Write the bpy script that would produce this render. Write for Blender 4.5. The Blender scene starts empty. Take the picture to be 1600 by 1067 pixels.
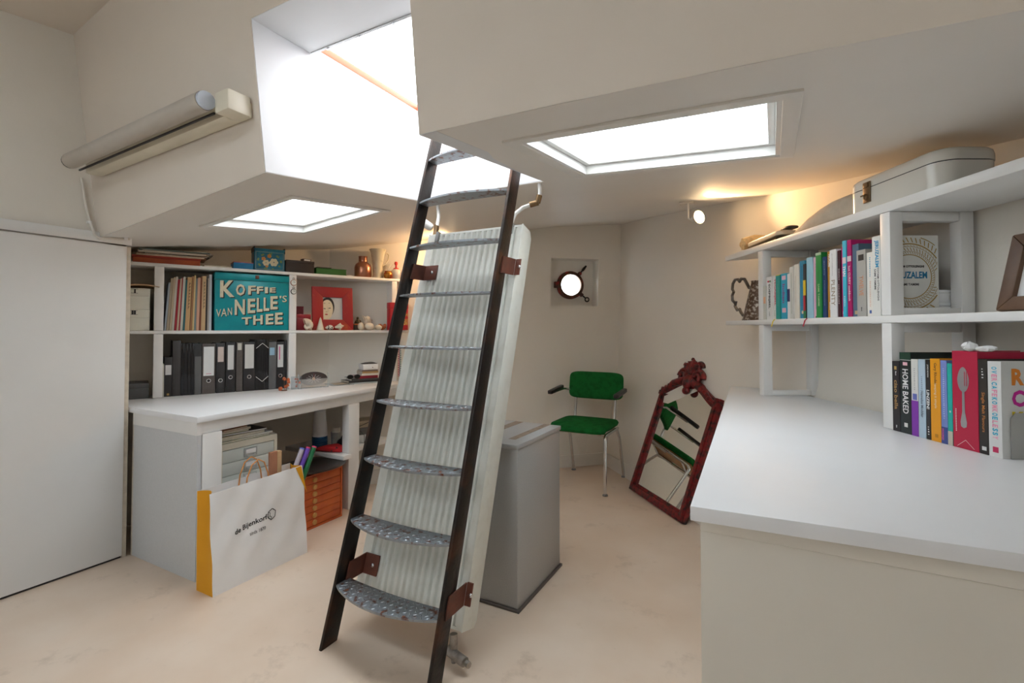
import bpy, bmesh, math, random
from mathutils import Vector, Matrix
random.seed(7)
R = math.radians
SC = bpy.context.scene
COL = SC.collection

# ------------------------------------------------------------------ camera
cam_d = bpy.data.cameras.new('camera')
cam = bpy.data.objects.new('camera', cam_d); COL.objects.link(cam)
cam_d.sensor_width = 36.0; cam_d.lens = 36.0 * 760.0 / 1600.0
cam_d.shift_y = -0.0232
cam_d.clip_start = 0.02
cam.location = (0, 0, 1.17)
cam.rotation_euler = (R(90 + 1.25), 0, R(28.3))
SC.camera = cam

# ------------------------------------------------------------------ sky and exposure
SKY = 6.8
w = bpy.data.worlds.new('overcast_sky'); SC.world = w; w.use_nodes = True
bg = w.node_tree.nodes['Background']
bg.inputs['Color'].default_value = (0.94, 0.97, 1.0, 1); bg.inputs['Strength'].default_value = SKY
vs = SC.view_settings
vs.view_transform = 'Standard'; vs.look = 'None'; vs.gamma = 1.0; vs.use_curve_mapping = False
vs.exposure = 0.70

def portal(name, loc, sx, sy, rot):
    """daylight portal: guides the sampling of the sky through an opening, adds no light"""
    l = bpy.data.lights.new(name, 'AREA'); l.shape = 'RECTANGLE'; l.size = sx; l.size_y = sy
    l.cycles.is_portal = True
    o = bpy.data.objects.new(name, l); COL.objects.link(o); o.location = loc; o.rotation_euler = rot
    return o
portal('hatch_daylight', (-1.285, 1.68, 2.36), .72, .72, (0, 0, 0))
portal('skylight_daylight_right', (-.34, 1.70, 1.96), .74, .58, (0, 0, 0))
portal('skylight_daylight_left', (-2.23, 1.76, 1.96), .64, .58, (0, 0, 0))
portal('added_roof_window_daylight', (-1.59, -.75, 2.78), .62, 1.1, (0, 0, 0))  # sky sampling through the added roof window
portal('added_rear_window_daylight', (-.9, -2.06, 1.8), 1.0, .5, (R(-90), 0, 0))  # sky sampling through the added rear window

# ------------------------------------------------------------------ materials
MATS = {}
def mat(name, col, rough=.5, metal=0., var=.05, scale=12., bump=0., bscale=60., col2=None, mix=(.45, .62), coat=0., spec=.5, detail=4):
    """procedural material: noise-varied colour (optionally blotches of a second colour), fine relief"""
    if name in MATS: return MATS[name]
    m = bpy.data.materials.new(name); m.use_nodes = True
    nt = m.node_tree; b = nt.nodes['Principled BSDF']
    b.inputs['Roughness'].default_value = rough; b.inputs['Metallic'].default_value = metal
    b.inputs['Specular IOR Level'].default_value = spec
    if coat: b.inputs['Coat Weight'].default_value = coat; b.inputs['Coat Roughness'].default_value = .15
    tc = nt.nodes.new('ShaderNodeTexCoord')
    n = nt.nodes.new('ShaderNodeTexNoise'); n.inputs['Scale'].default_value = scale; n.inputs['Detail'].default_value = detail
    nt.links.new(tc.outputs['Object'], n.inputs['Vector'])
    r = nt.nodes.new('ShaderNodeValToRGB')
    c = col
    if col2 is None:
        r.color_ramp.elements[0].color = (c[0]*(1-var), c[1]*(1-var), c[2]*(1-var), 1)
        r.color_ramp.elements[1].color = (min(1, c[0]*(1+var)), min(1, c[1]*(1+var)), min(1, c[2]*(1+var)), 1)
        r.color_ramp.elements[0].position = .3; r.color_ramp.elements[1].position = .7
    else:
        r.color_ramp.elements[0].color = (*c, 1); r.color_ramp.elements[1].color = (*col2, 1)
        r.color_ramp.elements[0].position = mix[0]; r.color_ramp.elements[1].position = mix[1]
    nt.links.new(n.outputs['Fac'], r.inputs['Fac']); nt.links.new(r.outputs['Color'], b.inputs['Base Color'])
    if bump:
        n2 = nt.nodes.new('ShaderNodeTexNoise'); n2.inputs['Scale'].default_value = bscale; n2.inputs['Detail'].default_value = 3
        nt.links.new(tc.outputs['Object'], n2.inputs['Vector'])
        bp = nt.nodes.new('ShaderNodeBump'); bp.inputs['Strength'].default_value = bump; bp.inputs['Distance'].default_value = .004
        nt.links.new(n2.outputs['Fac'], bp.inputs['Height']); nt.links.new(bp.outputs['Normal'], b.inputs['Normal'])
    MATS[name] = m
    return m

WALL = mat('wall_paint', (.83, .785, .71), .85, var=.02, scale=3, bump=.12, bscale=90)
CEIL = mat('ceiling_paint', (.82, .78, .725), .55, var=.015, scale=3, bump=.08, bscale=40)
BULK = mat('bulkhead_paint', (.78, .70, .61), .8, var=.02, scale=3, bump=.1, bscale=90)
SHAFT = mat('hatch_paint', (.76, .77, .785), .6, var=.01, scale=5)
WHITE = mat('white_lacquer', (.83, .82, .80), .35, var=.015, scale=6)
PANEL = mat('white_panel', (.80, .80, .79), .45, var=.02, scale=4, bump=.05, bscale=120)
WTOP = mat('white_worktop', (.84, .845, .86), .34, var=.01, scale=6, spec=.5)
GREYP = mat('grey_end_panel', (.62, .63, .64), .5, var=.03, scale=150, detail=2)
TRIM = mat('window_trim_paint', (.80, .775, .73), .5, var=.02, scale=10)
BLACK = mat('black_plastic', (.022, .022, .024), .45, var=.2, scale=30)
PRINTK = mat('black_print', (.015, .015, .017), .6, var=0)
PRINTW = mat('white_print', (.85, .85, .84), .6, var=0)
CHROME = mat('brushed_chrome', (.62, .63, .64), .22, 1., var=.05, scale=40)
PAGES = mat('book_pages', (.80, .76, .66), .8, var=.08, scale=90)
PAPER = mat('white_paper', (.89, .89, .89), .75, var=.015, scale=14, bump=.25, bscale=9)

# ------------------------------------------------------------------ mesh builder
class MB:
    def __init__(s): s.v = []; s.f = []
    def add(s, vs, fs, T=None):
        k = len(s.v)
        for p in vs:
            p = Vector(p)
            s.v.append(T @ p if T is not None else p)
        s.f += [tuple(i + k for i in f) for f in fs]
        return s
    def box(s, x0, x1, y0, y1, z0, z1, T=None):
        v = [(x0,y0,z0),(x1,y0,z0),(x1,y1,z0),(x0,y1,z0),(x0,y0,z1),(x1,y0,z1),(x1,y1,z1),(x0,y1,z1)]
        return s.add(v, [(0,3,2,1),(4,5,6,7),(0,1,5,4),(1,2,6,5),(2,3,7,6),(3,0,4,7)], T)
    def prism(s, poly, axis, a0, a1, T=None):
        """extrude a polygon: axis 'z' poly=(x,y); 'y' poly=(x,z); 'x' poly=(y,z)"""
        def P(p, a):
            return {'z': (p[0],p[1],a), 'y': (p[0],a,p[1]), 'x': (a,p[0],p[1])}[axis]
        n = len(poly)
        v = [P(p,a0) for p in poly] + [P(p,a1) for p in poly]
        f = [tuple(range(n-1,-1,-1)), tuple(range(n,2*n))] + [(i,(i+1)%n,n+(i+1)%n,n+i) for i in range(n)]
        return s.add(v, f, T)
    def tube(s, pts, r, n=10, caps=True, T=None, flat=1.0):
        pts = [Vector(p) for p in pts]; m = len(pts)
        rr = r if isinstance(r, (list, tuple)) else [r]*m
        tang = []
        for i in range(m):
            a = pts[max(i-1,0)]; b = pts[min(i+1,m-1)]
            t = b - a; tang.append(t.normalized() if t.length > 1e-9 else Vector((0,0,1)))
        up = Vector((0,0,1)) if abs(tang[0].z) < .9 else Vector((0,1,0))
        u = tang[0].cross(up).normalized(); vs = []
        for i in range(m):
            if i:
                u = u - tang[i]*u.dot(tang[i])
                u = u.normalized() if u.length > 1e-6 else tang[i].orthogonal().normalized()
            w2 = tang[i].cross(u)
            for k in range(n):
                a = 2*math.pi*k/n
                vs.append(pts[i] + (u*math.cos(a) + w2*math.sin(a)*flat)*rr[i])
        fs = [(i*n+k, i*n+(k+1)%n, (i+1)*n+(k+1)%n, (i+1)*n+k) for i in range(m-1) for k in range(n)]
        if caps: fs += [tuple(range(n-1,-1,-1)), tuple((m-1)*n+k for k in range(n))]
        return s.add(vs, fs, T)
    def lathe(s, prof, n=20, T=None, sx=1., sy=1.):
        closed = prof[0] == prof[-1]
        vs = []; fs = []; m = len(prof)
        for (r, z) in prof:
            for k in range(n):
                a = 2*math.pi*k/n; vs.append((r*math.cos(a)*sx, r*math.sin(a)*sy, z))
        for i in range(m-1):
            for k in range(n): fs.append((i*n+k, i*n+(k+1)%n, (i+1)*n+(k+1)%n, (i+1)*n+k))
        if prof[0][0] > 1e-5 and not closed: fs.append(tuple(range(n-1,-1,-1)))
        if prof[-1][0] > 1e-5 and not closed: fs.append(tuple((m-1)*n+k for k in range(n)))
        return s.add(vs, fs, T)
    def ball(s, c, rx, ry, rz, n=12, m=7, T=None):
        prof = [(math.sin(math.pi*i/m), -math.cos(math.pi*i/m)) for i in range(m+1)]
        T2 = Matrix.Translation(c) @ Matrix.Diagonal((rx, ry, rz, 1))
        return s.lathe(prof, n, (T @ T2) if T is not None else T2)
    def slab(s, cols, rows, pos, off, holes=()):
        """grid slab with rectangular holes: inner sheet pos(c,r), outer sheet pos+off(c,r)"""
        nc, nr = len(cols), len(rows); k = len(s.v)
        for c in cols:
            for r in rows: s.v.append(Vector(pos(c, r)))
        for c in cols:
            for r in rows: s.v.append(Vector(pos(c, r)) + Vector(off(c, r)))
        N = nc*nr
        def solid(i, j):
            if not (0 <= i < nc-1 and 0 <= j < nr-1): return False
            cm = (cols[i]+cols[i+1])/2; rm = (rows[j]+rows[j+1])/2
            return not any(a < cm < b and c_ < rm < d for a, b, c_, d in holes)
        I = lambda i, j: k + i*nr + j
        for i in range(nc-1):
            for j in range(nr-1):
                if not solid(i, j): continue
                q = [I(i,j), I(i+1,j), I(i+1,j+1), I(i,j+1)]
                s.f.append(tuple(q)); s.f.append(tuple(x+N for x in reversed(q)))
                for (di, dj, a, b) in ((0,-1,0,1),(1,0,1,2),(0,1,2,3),(-1,0,3,0)):
                    if not solid(i+di, j+dj): s.f.append((q[b], q[a], q[a]+N, q[b]+N))
        return s
    def mesh(s, name, bevel=0., seg=2, smooth=40):
        me = bpy.data.meshes.new(name)
        bm = bmesh.new()
        vv = [bm.verts.new(p) for p in s.v]
        for f in s.f:
            if len(set(f)) < 3: continue
            try: bm.faces.new([vv[i] for i in f])
            except ValueError: pass
        bmesh.ops.remove_doubles(bm, verts=bm.verts, dist=1e-5)
        bmesh.ops.recalc_face_normals(bm, faces=bm.faces)
        if bevel:
            es = [e for e in bm.edges if len(e.link_faces) == 2 and e.calc_face_angle(0) > R(35)]
            bmesh.ops.bevel(bm, geom=es, offset=bevel, segments=seg, profile=.5, affect='EDGES', clamp_overlap=True)
        bm.to_mesh(me); bm.free()
        if smooth:
            for p in me.polygons: p.use_smooth = True
            me.set_sharp_from_angle(angle=R(smooth))
        return me
    def obj(s, name, m, parent=None, bevel=0., seg=2, smooth=40, world=False):
        me = s.mesh(name, bevel, seg, smooth); me.materials.append(m)
        return link(name, me, parent, world)

def root_matrix(o):
    mtx = Matrix.LocRotScale(o.location, o.rotation_euler, o.scale)
    return (root_matrix(o.parent) @ o.matrix_parent_inverse @ mtx) if o.parent else mtx
def link(name, me, parent=None, world=False):
    o = bpy.data.objects.new(name, me); COL.objects.link(o)
    if parent is not None:
        o.parent = parent
        if world: o.matrix_parent_inverse = root_matrix(parent).inverted()
    return o
def tag(o, label=None, cat=None, group=None, kind=None):
    if label: o['label'] = label
    if cat: o['category'] = cat
    if group: o['group'] = group
    if kind: o['kind'] = kind
    return o
def thing(name, label, cat, loc=(0,0,0), rz=0., group=None, rx=0.):
    o = bpy.data.objects.new(name, None); COL.objects.link(o)
    o.empty_display_size = .05
    o.location = loc; o.rotation_euler = (rx, 0, rz)
    return tag(o, label, cat, group)
def struct(o, label=None): return tag(o, label, kind='structure')
def copy_tree(o, parent=None):
    c = o.copy(); COL.objects.link(c)
    if parent is not None: c.parent = parent
    for ch in list(o.children): copy_tree(ch, c)
    return c

XA, YA, ZA = Vector((1,0,0)), Vector((0,1,0)), Vector((0,0,1))
def text(s, parent, center, right, up, wid, hei, m, name='lettering', bold=0., shear=0., world=False):
    """flat lettering fitted to wid x hei (hei None keeps the aspect), centred on a point"""
    cu = bpy.data.curves.new('txt', 'FONT'); cu.body = s; cu.resolution_u = 2; cu.offset = bold; cu.shear = shear
    to = bpy.data.objects.new('txt', cu)
    me = bpy.data.meshes.new_from_object(to)
    bpy.data.objects.remove(to); bpy.data.curves.remove(cu)
    xs = [v.co.x for v in me.vertices]; ys = [v.co.y for v in me.vertices]
    x0, x1, y0, y1 = min(xs), max(xs), min(ys), max(ys)
    k = wid/(x1-x0); ky = hei/(y1-y0) if hei else k
    right = Vector(right).normalized(); up = Vector(up).normalized(); n = right.cross(up); c = Vector(center)
    for v in me.vertices:
        v.co = c + right*((v.co.x-(x0+x1)/2)*k) + up*((v.co.y-(y0+y1)/2)*ky) + n*.0006
    me.name = name; me.materials.append(m)
    return link(name, me, parent, world)
ORD = ['first','second','third','fourth','fifth','sixth','seventh','eighth','ninth','tenth','eleventh','twelfth','thirteenth','fourteenth','fifteenth','sixteenth','seventeenth','eighteenth','nineteenth','twentieth']

# ------------------------------------------------------------------ the setting
CX = -1.28                                   # centre line of the boat
def zc(x, y):                                # underside of the cambered, rising deck
    d = x - CX
    if d < -.365: return 1.750 + .11*(y-1.134) - .006 - .094*(min(-d, 1.70)-.365) - .03*max(0, -d-1.70)
    k = .044 if d < 0 else .012 + .016*min(1, max(0, (y-1.134)/.8))
    return 1.750 + .11*(y-1.134) - k*d*d
OL = Vector((-3.246, 1.403, 0)); AL = Vector((.404, .915, 0)).normalized(); TL = Vector((-AL.y, AL.x, 0)); RL = math.atan2(AL.y, AL.x)
OR = Vector((-.242, 3.021, 0)); AR = Vector((.480, -.877, 0)).normalized(); TR = Vector((-AR.y, AR.x, 0)); RR = math.atan2(AR.y, AR.x)
def Lp(s, t, z): p = OL + AL*s + TL*t; return (p.x, p.y, z)
def Rp(s, t, z): p = OR + AR*s + TR*t; return (p.x, p.y, z)

FLOOR = mat('pale_screed_floor', (.68, .535, .41), .42, var=0, scale=2.2, col2=(.76, .635, .52), mix=(.35, .7), bump=.05, bscale=30, detail=8)
nt = FLOOR.node_tree; b = nt.nodes['Principled BSDF']           # small stains and scuffs on the screed
tcn = [n for n in nt.nodes if n.type == 'TEX_COORD'][0]; base = b.inputs['Base Color'].links[0].from_socket
st = nt.nodes.new('ShaderNodeTexNoise'); st.inputs['Scale'].default_value = 5.5; st.inputs['Detail'].default_value = 9; st.inputs['Roughness'].default_value = .7
nt.links.new(tcn.outputs['Object'], st.inputs['Vector'])
sr = nt.nodes.new('ShaderNodeValToRGB'); sr.color_ramp.elements[0].position = .57; sr.color_ramp.elements[1].position = .76
sr.color_ramp.elements[0].color = (0,0,0,1); sr.color_ramp.elements[1].color = (.55,.55,.55,1)
nt.links.new(st.outputs['Fac'], sr.inputs['Fac'])
mx = nt.nodes.new('ShaderNodeMix'); mx.data_type = 'RGBA'; mx.inputs[7].default_value = (.40, .30, .22, 1)
nt.links.new(sr.outputs['Color'], mx.inputs[0]); nt.links.new(base, mx.inputs[6]); nt.links.new(mx.outputs[2], b.inputs['Base Color'])
struct(MB().box(-3.9, 2.0, -2.2, 4.5, -.06, 0).obj('floor', FLOOR, smooth=0), 'pale beige screed floor with faint stains')

A0, A1, A2 = Vector((-1.30, 4.10, 0)), Vector((-1.20, 4.20, 0)), Vector((-1.17, 4.225, 0))
KL0, KL1, KL2 = Vector((-2.93, 2.50, 0)), Vector((-3.02, 2.635, 0)), Vector((-3.04, 2.65, 0))
KR0, KR1, KR2 = Vector((.02, 2.66, 0)), Vector((.14, 2.917, 0)), Vector((.16, 2.935, 0))
ROWS = [0, .9, 1.362, 1.772, 2.3]
def wall_pos(P0, P1, P2, Q0, Q1, Q2):
    def f(c, r):
        if r <= .9: a = P0.lerp(P1, r/.9); b_ = Q0.lerp(Q1, r/.9)
        else: a = P1.lerp(P2, (r-.9)/1.4); b_ = Q1.lerp(Q2, (r-.9)/1.4)
        p = a.lerp(b_, c); return Vector((p.x, p.y, r))
    return f
fl = wall_pos(A0, A1, A2, KL0, KL1, KL2)
nL = Vector((-.652, .758, 0))
LW = (KL1-A1).length
n0, n1 = .205/LW, .630/LW
wl = struct(MB().slab([0, n0, n1, 1.0], ROWS, fl, lambda c, r: nL*.15, [(n0, n1, 1.362, 1.772)]).obj('wall_front_left', WALL, smooth=0), 'cream bow wall with the porthole niche')
nR = Vector((.69, .72, 0))
def curved(c, r):
    """plan of the right hull wall: straight from the bow, bending round the kink, straight along the shelves; c = distance past the kink"""
    P0, P1, P2 = (A0, A1, A2); Q = (KR0.lerp(KR1, r/.9) if r <= .9 else KR1.lerp(KR2, (r-.9)/1.4)); P_ = (A0.lerp(A1, r/.9) if r <= .9 else A1.lerp(A2, (r-.9)/1.4))
    u_ = (Q-P_).normalized(); B_ = .45
    if c <= -B_: p = Q + u_*max(c, -(Q-P_).length-.1)
    elif c >= B_: p = Q + AR*c
    else:
        t = (c+B_)/(2*B_); p = (Q-u_*B_)*(1-t)**2 + Q*(2*t*(1-t)) + (Q+AR*B_)*t*t
    return Vector((p.x, p.y, r))
struct(MB().slab([-3., -1.6, -1.1, -.7] + [-.45+.1*i for i in range(10)] + [1., 1.7, 2.45], [0, .9, 2.3], curved, lambda c, r: (nR if c < 0 else TR)*.12).obj('wall_right', WALL, smooth=40), 'cream hull wall curving from the bow behind the mirror and right shelves')
def side_wall(name, P0, P1, P2, d, L, off, lab):
    f = lambda c, r: (lambda p: Vector((p.x, p.y, r)))((P0.lerp(P1, r/.9) if r <= .9 else P1.lerp(P2, (r-.9)/1.4)) + d*c)
    struct(MB().slab([0, L/2, L], [0, .9, 2.3], f, lambda c, r: off).obj(name, WALL, smooth=0), lab)
side_wall('wall_left_hull', KL0, KL1, KL2, -AL, 1.72, TL*.1, 'cream hull wall behind the left shelves')
struct(MB().box(1.22, 1.32, -2.1, 1.12, 0, 2.9).obj('wall_right_rear', WALL, smooth=0))
struct(MB().box(-3.06, -2.965, -2.1, 1.27, 0, 2.9).obj('wall_left', WALL, smooth=0), 'cream wall above the cupboard panel')
struct(MB().box(-3.9, -2.965, 1.20, 1.275, 0, 2.0).obj('wall_left_return', WALL, smooth=0))
# rear wall of the wheelhouse with one unseen window, added to light the near room
struct(MB().slab([-3.06, -2.5, -1.5, -1.4, -.4, -.3, .7, 1.32], [0, 1.55, 2.05, 2.95], lambda c, r: (c, -2.0, r), lambda c, r: (0, -.1, 0),
        [(-1.4, -.4, 1.55, 2.05)]).obj('wall_rear', WALL, smooth=0))
# deck = ceiling, with the hatch and two skylight openings
HX0, HX1, HY1 = -1.645, -.925, 2.03
SR_ = (-.715, .025, 1.385, 1.985); SL_ = (-2.53, -1.885, 1.435, 2.01)
gx = sorted(set([HX0, HX1, -3.95, -3.6, -3.3, -3.0, -2.75, SL_[0], -2.2, SL_[1], -1.28, SR_[0], -.3, SR_[1], .3, .6, .9, 1.3, 1.7]))
gy = sorted(set([1.134, SR_[2], SR_[3], SL_[2], SL_[3], HY1, 2.4, 2.9, 3.4, 3.9, 4.6]))
def byf(z): return 1.134 - .115*(z-1.75)
struct(MB().slab(gx, gy, lambda x, y: (x, y if y > 1.135 else byf(zc(x, 1.134))+.004, zc(x, y)), lambda x, y: (0, 0, .05),
        [SR_, SL_, (HX0, HX1, 1.0, HY1)]).obj('ceiling', CEIL, smooth=30), 'off-white low deck ceiling rising towards the bow')
# leaning bulkhead above the deck edge
BT = 2.95
bx = [-3.06, -2.6, -2.1, HX0, -1.28, HX1, -.5, 0, .6, 1.7]
HT = 2.285
struct(MB().slab(bx, [0, .5, 1], lambda c, r: (lambda z: (c, byf(z), z))(zc(c, 1.134)-.001 if r == 0 else (HT if r == .5 else BT)), lambda c, r: (0, .07 if r else .003, .0 if r else .02),
        [(HX0, HX1, 0, .5)]).obj('wall_upper_front', BULK, smooth=30), 'warm grey upper bulkhead wall pierced by the hatch')
def zu(x, y): return 2.70-.04*(x-CX)**2+.10*(y-1.02)
struct(MB().slab([-3.06, -2.6, -1.9, CX, -.95, .2, .8, 1.4], [-2.1, -1.3, -.2, 1.1], lambda x, y: (x, y, zu(x, y)), lambda x, y: (0, 0, .06), [(-1.9, CX, -1.3, -.2)]).obj('ceiling_upper', BULK, smooth=30), 'high ceiling above the lamp')
rw_ = bpy.data.objects.new('window_5', None); COL.objects.link(rw_); struct(rw_); rw_.location = (-1.0, -.75, 2.7)  # unseen roof window, added for daylight on the foreground
# hatch shaft
WT = 2.315
def yz_wall(x0, x1):
    m = MB()
    m.prism([(byf(1.745)+.003, zc(CX, 1.134)-.003), (HY1+.05, zc(CX, HY1+.05)-.003), (HY1+.05, WT), (1.33, WT), (1.33, HT+.05), (byf(HT+.05)+.003, HT+.05)], 'x', x0, x1)
    return m
struct(yz_wall(HX0-.06, HX0+.002).obj('wall_hatch_left', SHAFT, smooth=0), 'bright white side wall of the roof hatch')
struct(yz_wall(HX1-.002, HX1+.06).obj('wall_hatch_right', SHAFT, smooth=0))
struct(MB().prism([(HY1-.002, zc(CX, HY1)+.001), (HY1+.055, zc(CX, HY1+.055)+.001), (HY1+.055, WT), (HY1-.002, WT)], 'x', HX0+.003, HX1-.003).obj('wall_hatch_far', SHAFT, smooth=0), 'white far wall of the roof hatch behind the ladder')
struct(MB().box(HX0+.003, HX1-.003, byf(HT)+.003, 1.33, HT-.002, HT+.05).obj('ceiling_hatch', SHAFT, smooth=0), 'white soffit over the roof hatch')
ORANGE = mat('orange_hatch_paint', (.75, .065, .015), .5, var=.06, scale=30)
ft = thing('hatch_frame', 'orange painted coaming frame round the open roof hatch', 'frame', (HX0, 1.33, WT))
for nm, bx_ in (('side_rail', (HX0-.05, HX0+.003, 1.335, HY1+.05, WT+.001, WT+.034)), ('side_rail', (HX1-.003, HX1+.05, 1.335, HY1+.05, WT+.001, WT+.034)),
                ('end_rail', (HX0+.004, HX1-.004, HY1, HY1+.05, WT+.001, WT+.034))):
    MB().box(*bx_).obj(nm, ORANGE, ft, bevel=.003, world=True)
m = MB().box(HX0+.01, HX1-.01, 1.322, 1.334, HT-.006, HT+.05)
struct(m.obj('trim_1', mat('hatch_strip', (.45, .45, .45), .4, .6), smooth=0), 'grey metal strip with screws at the edge of the hatch soffit')
for i in range(4): MB().lathe([(0,-.003),(.006,-.003),(.006,.002),(0,.003)], 8, Matrix.Translation((HX0+.10+i*.17, 1.329, HT-.008))).obj('screw', CHROME, bpy.data.objects['trim_1'])

# skylights: trim, reveal and ribbed pane
def glass(name, tint=(.93, .97, 1.), trans=.55):
    m = bpy.data.materials.new(name); m.use_nodes = True; nt = m.node_tree
    for n in list(nt.nodes): nt.nodes.remove(n)
    o = nt.nodes.new('ShaderNodeOutputMaterial'); t = nt.nodes.new('ShaderNodeBsdfTransparent'); t.inputs[0].default_value = (*tint, 1)
    tl = nt.nodes.new('ShaderNodeBsdfTranslucent'); tl.inputs[0].default_value = (*tint, 1)
    g = nt.nodes.new('ShaderNodeBsdfGlossy'); g.inputs['Roughness'].default_value = .08
    a = nt.nodes.new('ShaderNodeMixShader'); c = nt.nodes.new('ShaderNodeMixShader')
    tc = nt.nodes.new('ShaderNodeTexCoord'); nz = nt.nodes.new('ShaderNodeTexNoise'); nz.inputs['Scale'].default_value = 7; nz.inputs['Detail'].default_value = 6
    nt.links.new(tc.outputs['Object'], nz.inputs['Vector'])
    mr = nt.nodes.new('ShaderNodeMapRange'); mr.inputs[1].default_value = .35; mr.inputs[2].default_value = .7; mr.inputs[3].default_value = max(0, trans-.25); mr.inputs[4].default_value = min(1, trans+.25)
    nt.links.new(nz.outputs['Fac'], mr.inputs[0]); nt.links.new(mr.outputs[0], a.inputs[0])
    nt.links.new(tl.outputs[0], a.inputs[1]); nt.links.new(t.outputs[0], a.inputs[2])
    c.inputs[0].default_value = .06; nt.links.new(a.outputs[0], c.inputs[1]); nt.links.new(g.outputs[0], c.inputs[2]); nt.links.new(c.outputs[0], o.inputs[0])
    return m
RIBBED = glass('ribbed_wet_glass', (.86, .90, .92), trans=.72); CLEAR = glass('clear_glass', trans=.95)
def skylight(name, rect, lab):
    x0, x1, y0, y1 = rect
    rt = bpy.data.objects.new(name, None); COL.objects.link(rt); struct(rt, lab); rt.location = ((x0+x1)/2, (y0+y1)/2, zc((x0+x1)/2, (y0+y1)/2))
    # flat trim under the ceiling
    tw, th = (.044 if x0 > -1.3 else .028), .008
    cs = [x0-tw, x0, x1, x1+tw]; rs = [y0-tw, y0, y1, y1+tw]
    MB().slab(cs, rs, lambda x, y: (x, y, zc(x, y)-th), lambda x, y: (0, 0, th+.002), [(x0, x1, y0, y1)]).obj('trim', TRIM, rt, bevel=.002, world=True)
    rw = .014
    MB().slab([x0, x0+rw, x1-rw, x1], [y0, y0+rw, y1-rw, y1], lambda x, y: (x, y, zc(x, y)-.004), lambda x, y: (0, 0, .15), [(x0+rw, x1-rw, y0+rw, y1-rw)]).obj('reveal', WHITE, rt, world=True)
    MB().slab([x0+rw, x0+rw+.022, x1-rw-.022, x1-rw], [y0+rw, y0+rw+.022, y1-rw-.022, y1-rw], lambda x, y: (x, y, zc(x, y)+.032), lambda x, y: (0, 0, .022), [(x0+rw+.022, x1-rw-.022, y0+rw+.022, y1-rw-.022)]).obj('sash', WHITE, rt, bevel=.002, world=True)
    n = 90; m = MB()
    xs = [x0+rw + (x1-x0-2*rw)*i/n for i in range(n+1)]
    m.slab(xs, [y0+rw, (y0+y1)/2, y1-rw], lambda x, y: (x, y, zc(x, y)+.058+.0016*math.sin((x-x0)*2*math.pi/(4*(x1-x0)/n))), lambda x, y: (0, 0, .004))
    m.obj('pane', RIBBED, rt, world=True)
    return rt
skylight('window_1', SR_, 'ribbed glass skylight in the ceiling over the right desk')
skylight('window_2', SL_, 'ribbed glass skylight in the ceiling over the left shelves')

# porthole in its niche
wu = (KL1-A1).normalized()
def nw(q, d, z): p = A1 + wu*q + nL*d; return Vector((p.x, p.y, z))
pr_ = bpy.data.objects.new('window_3', None); COL.objects.link(pr_); struct(pr_, 'round porthole with rusty red brass ring in a square niche')
pr_.location = nw(.405, .13, 1.552); pr_.rotation_euler = (0, 0, math.atan2(-wu.y, -wu.x))
# local x runs towards the bow corner, y outwards, z up
def ringm(ri, ro, y0, y1, n=40):
    prof = [(ri, y0), (ro-.006, y0), (ro, y0+.006), (ro, y1), (ri, y1), (ri, y0)]
    return MB().lathe(prof, n, Matrix.Rotation(R(-90), 4, 'X'))
bp_ = MB(); n = 40
hw = .235
ang = [2*math.pi*(k+.5)/n for k in range(n)]
inner = [(.098*math.cos(a), .0, .098*math.sin(a)) for a in ang]
outer = [(hw*math.cos(a)/max(abs(math.cos(a)), abs(math.sin(a))), .0, hw*math.sin(a)/max(abs(math.cos(a)), abs(math.sin(a)))) for a in ang]
bp_.add(inner + outer, [(k, (k+1) % n, n+(k+1) % n, n+k) for k in range(n)])
bp_.add([(x, .01, z) for x, y, z in inner + outer], [(n+k, n+(k+1) % n, (k+1) % n, k) for k in range(n)])
bp_.obj('back_plate', WALL, pr_, smooth=0)
RUST = mat('rusty_red_iron', (.10, .045, .03), .6, .5, scale=18, col2=(.36, .03, .025), mix=(.52, .62), bump=.3)
IRON = mat('black_iron', (.03, .027, .025), .5, .7, var=.3, scale=30, bump=.2)
ringm(.103, .123, -.03, .0).obj('flange_ring', RUST, pr_); ringm(.092, .107, -.045, -.005).obj('glass_ring', mat('brown_brass', (.13, .07, .035), .5, .8, var=.3, scale=20), pr_)
MB().lathe([(0, 0), (.093, 0), (.093, .006), (0, .006)], 40, Matrix.Translation((0, -.02, 0)) @ Matrix.Rotation(R(-90), 4, 'X')).obj('pane', CLEAR, pr_)
MB().box(-.150, -.115, -.035, -.005, -.028, .028).obj('hinge', RUST, pr_, bevel=.006)
for a, L in ((50, .10), (-40, .09)):
    ca, sa = math.cos(R(a)), math.sin(R(a))
    cl = MB().box(-.014, .014, -.038, -.002, .0, .03, Matrix.Translation((ca*.115, 0, sa*.115)) @ Matrix.Rotation(R(90-a), 4, 'Y')).obj('clamp_lug', RUST, pr_, bevel=.003)
    m = MB().tube([(ca*.125, -.03, sa*.125), (ca*(.125+L*.55), -.03, sa*(.125+L*.55))], .007, 8)
    if a > 0: m.tube([(ca*(.125+L*.45), -.03, sa*(.125+L*.45)), (ca*(.125+L*.7), -.03, sa*(.125+L*.7)), (ca*(.125+L), -.03, sa*(.125+L))], [.011, .012, .007], 8)
    else:
        cx_, cz_ = ca*(.125+L*.8), sa*(.125+L*.8)
        m.tube([(cx_+.018*math.cos(t), -.03, cz_+.018*math.sin(t)) for t in [2*math.pi*i/16 for i in range(17)]], .006, 8)
    m.obj('wing_bolt', IRON, pr_)

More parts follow.
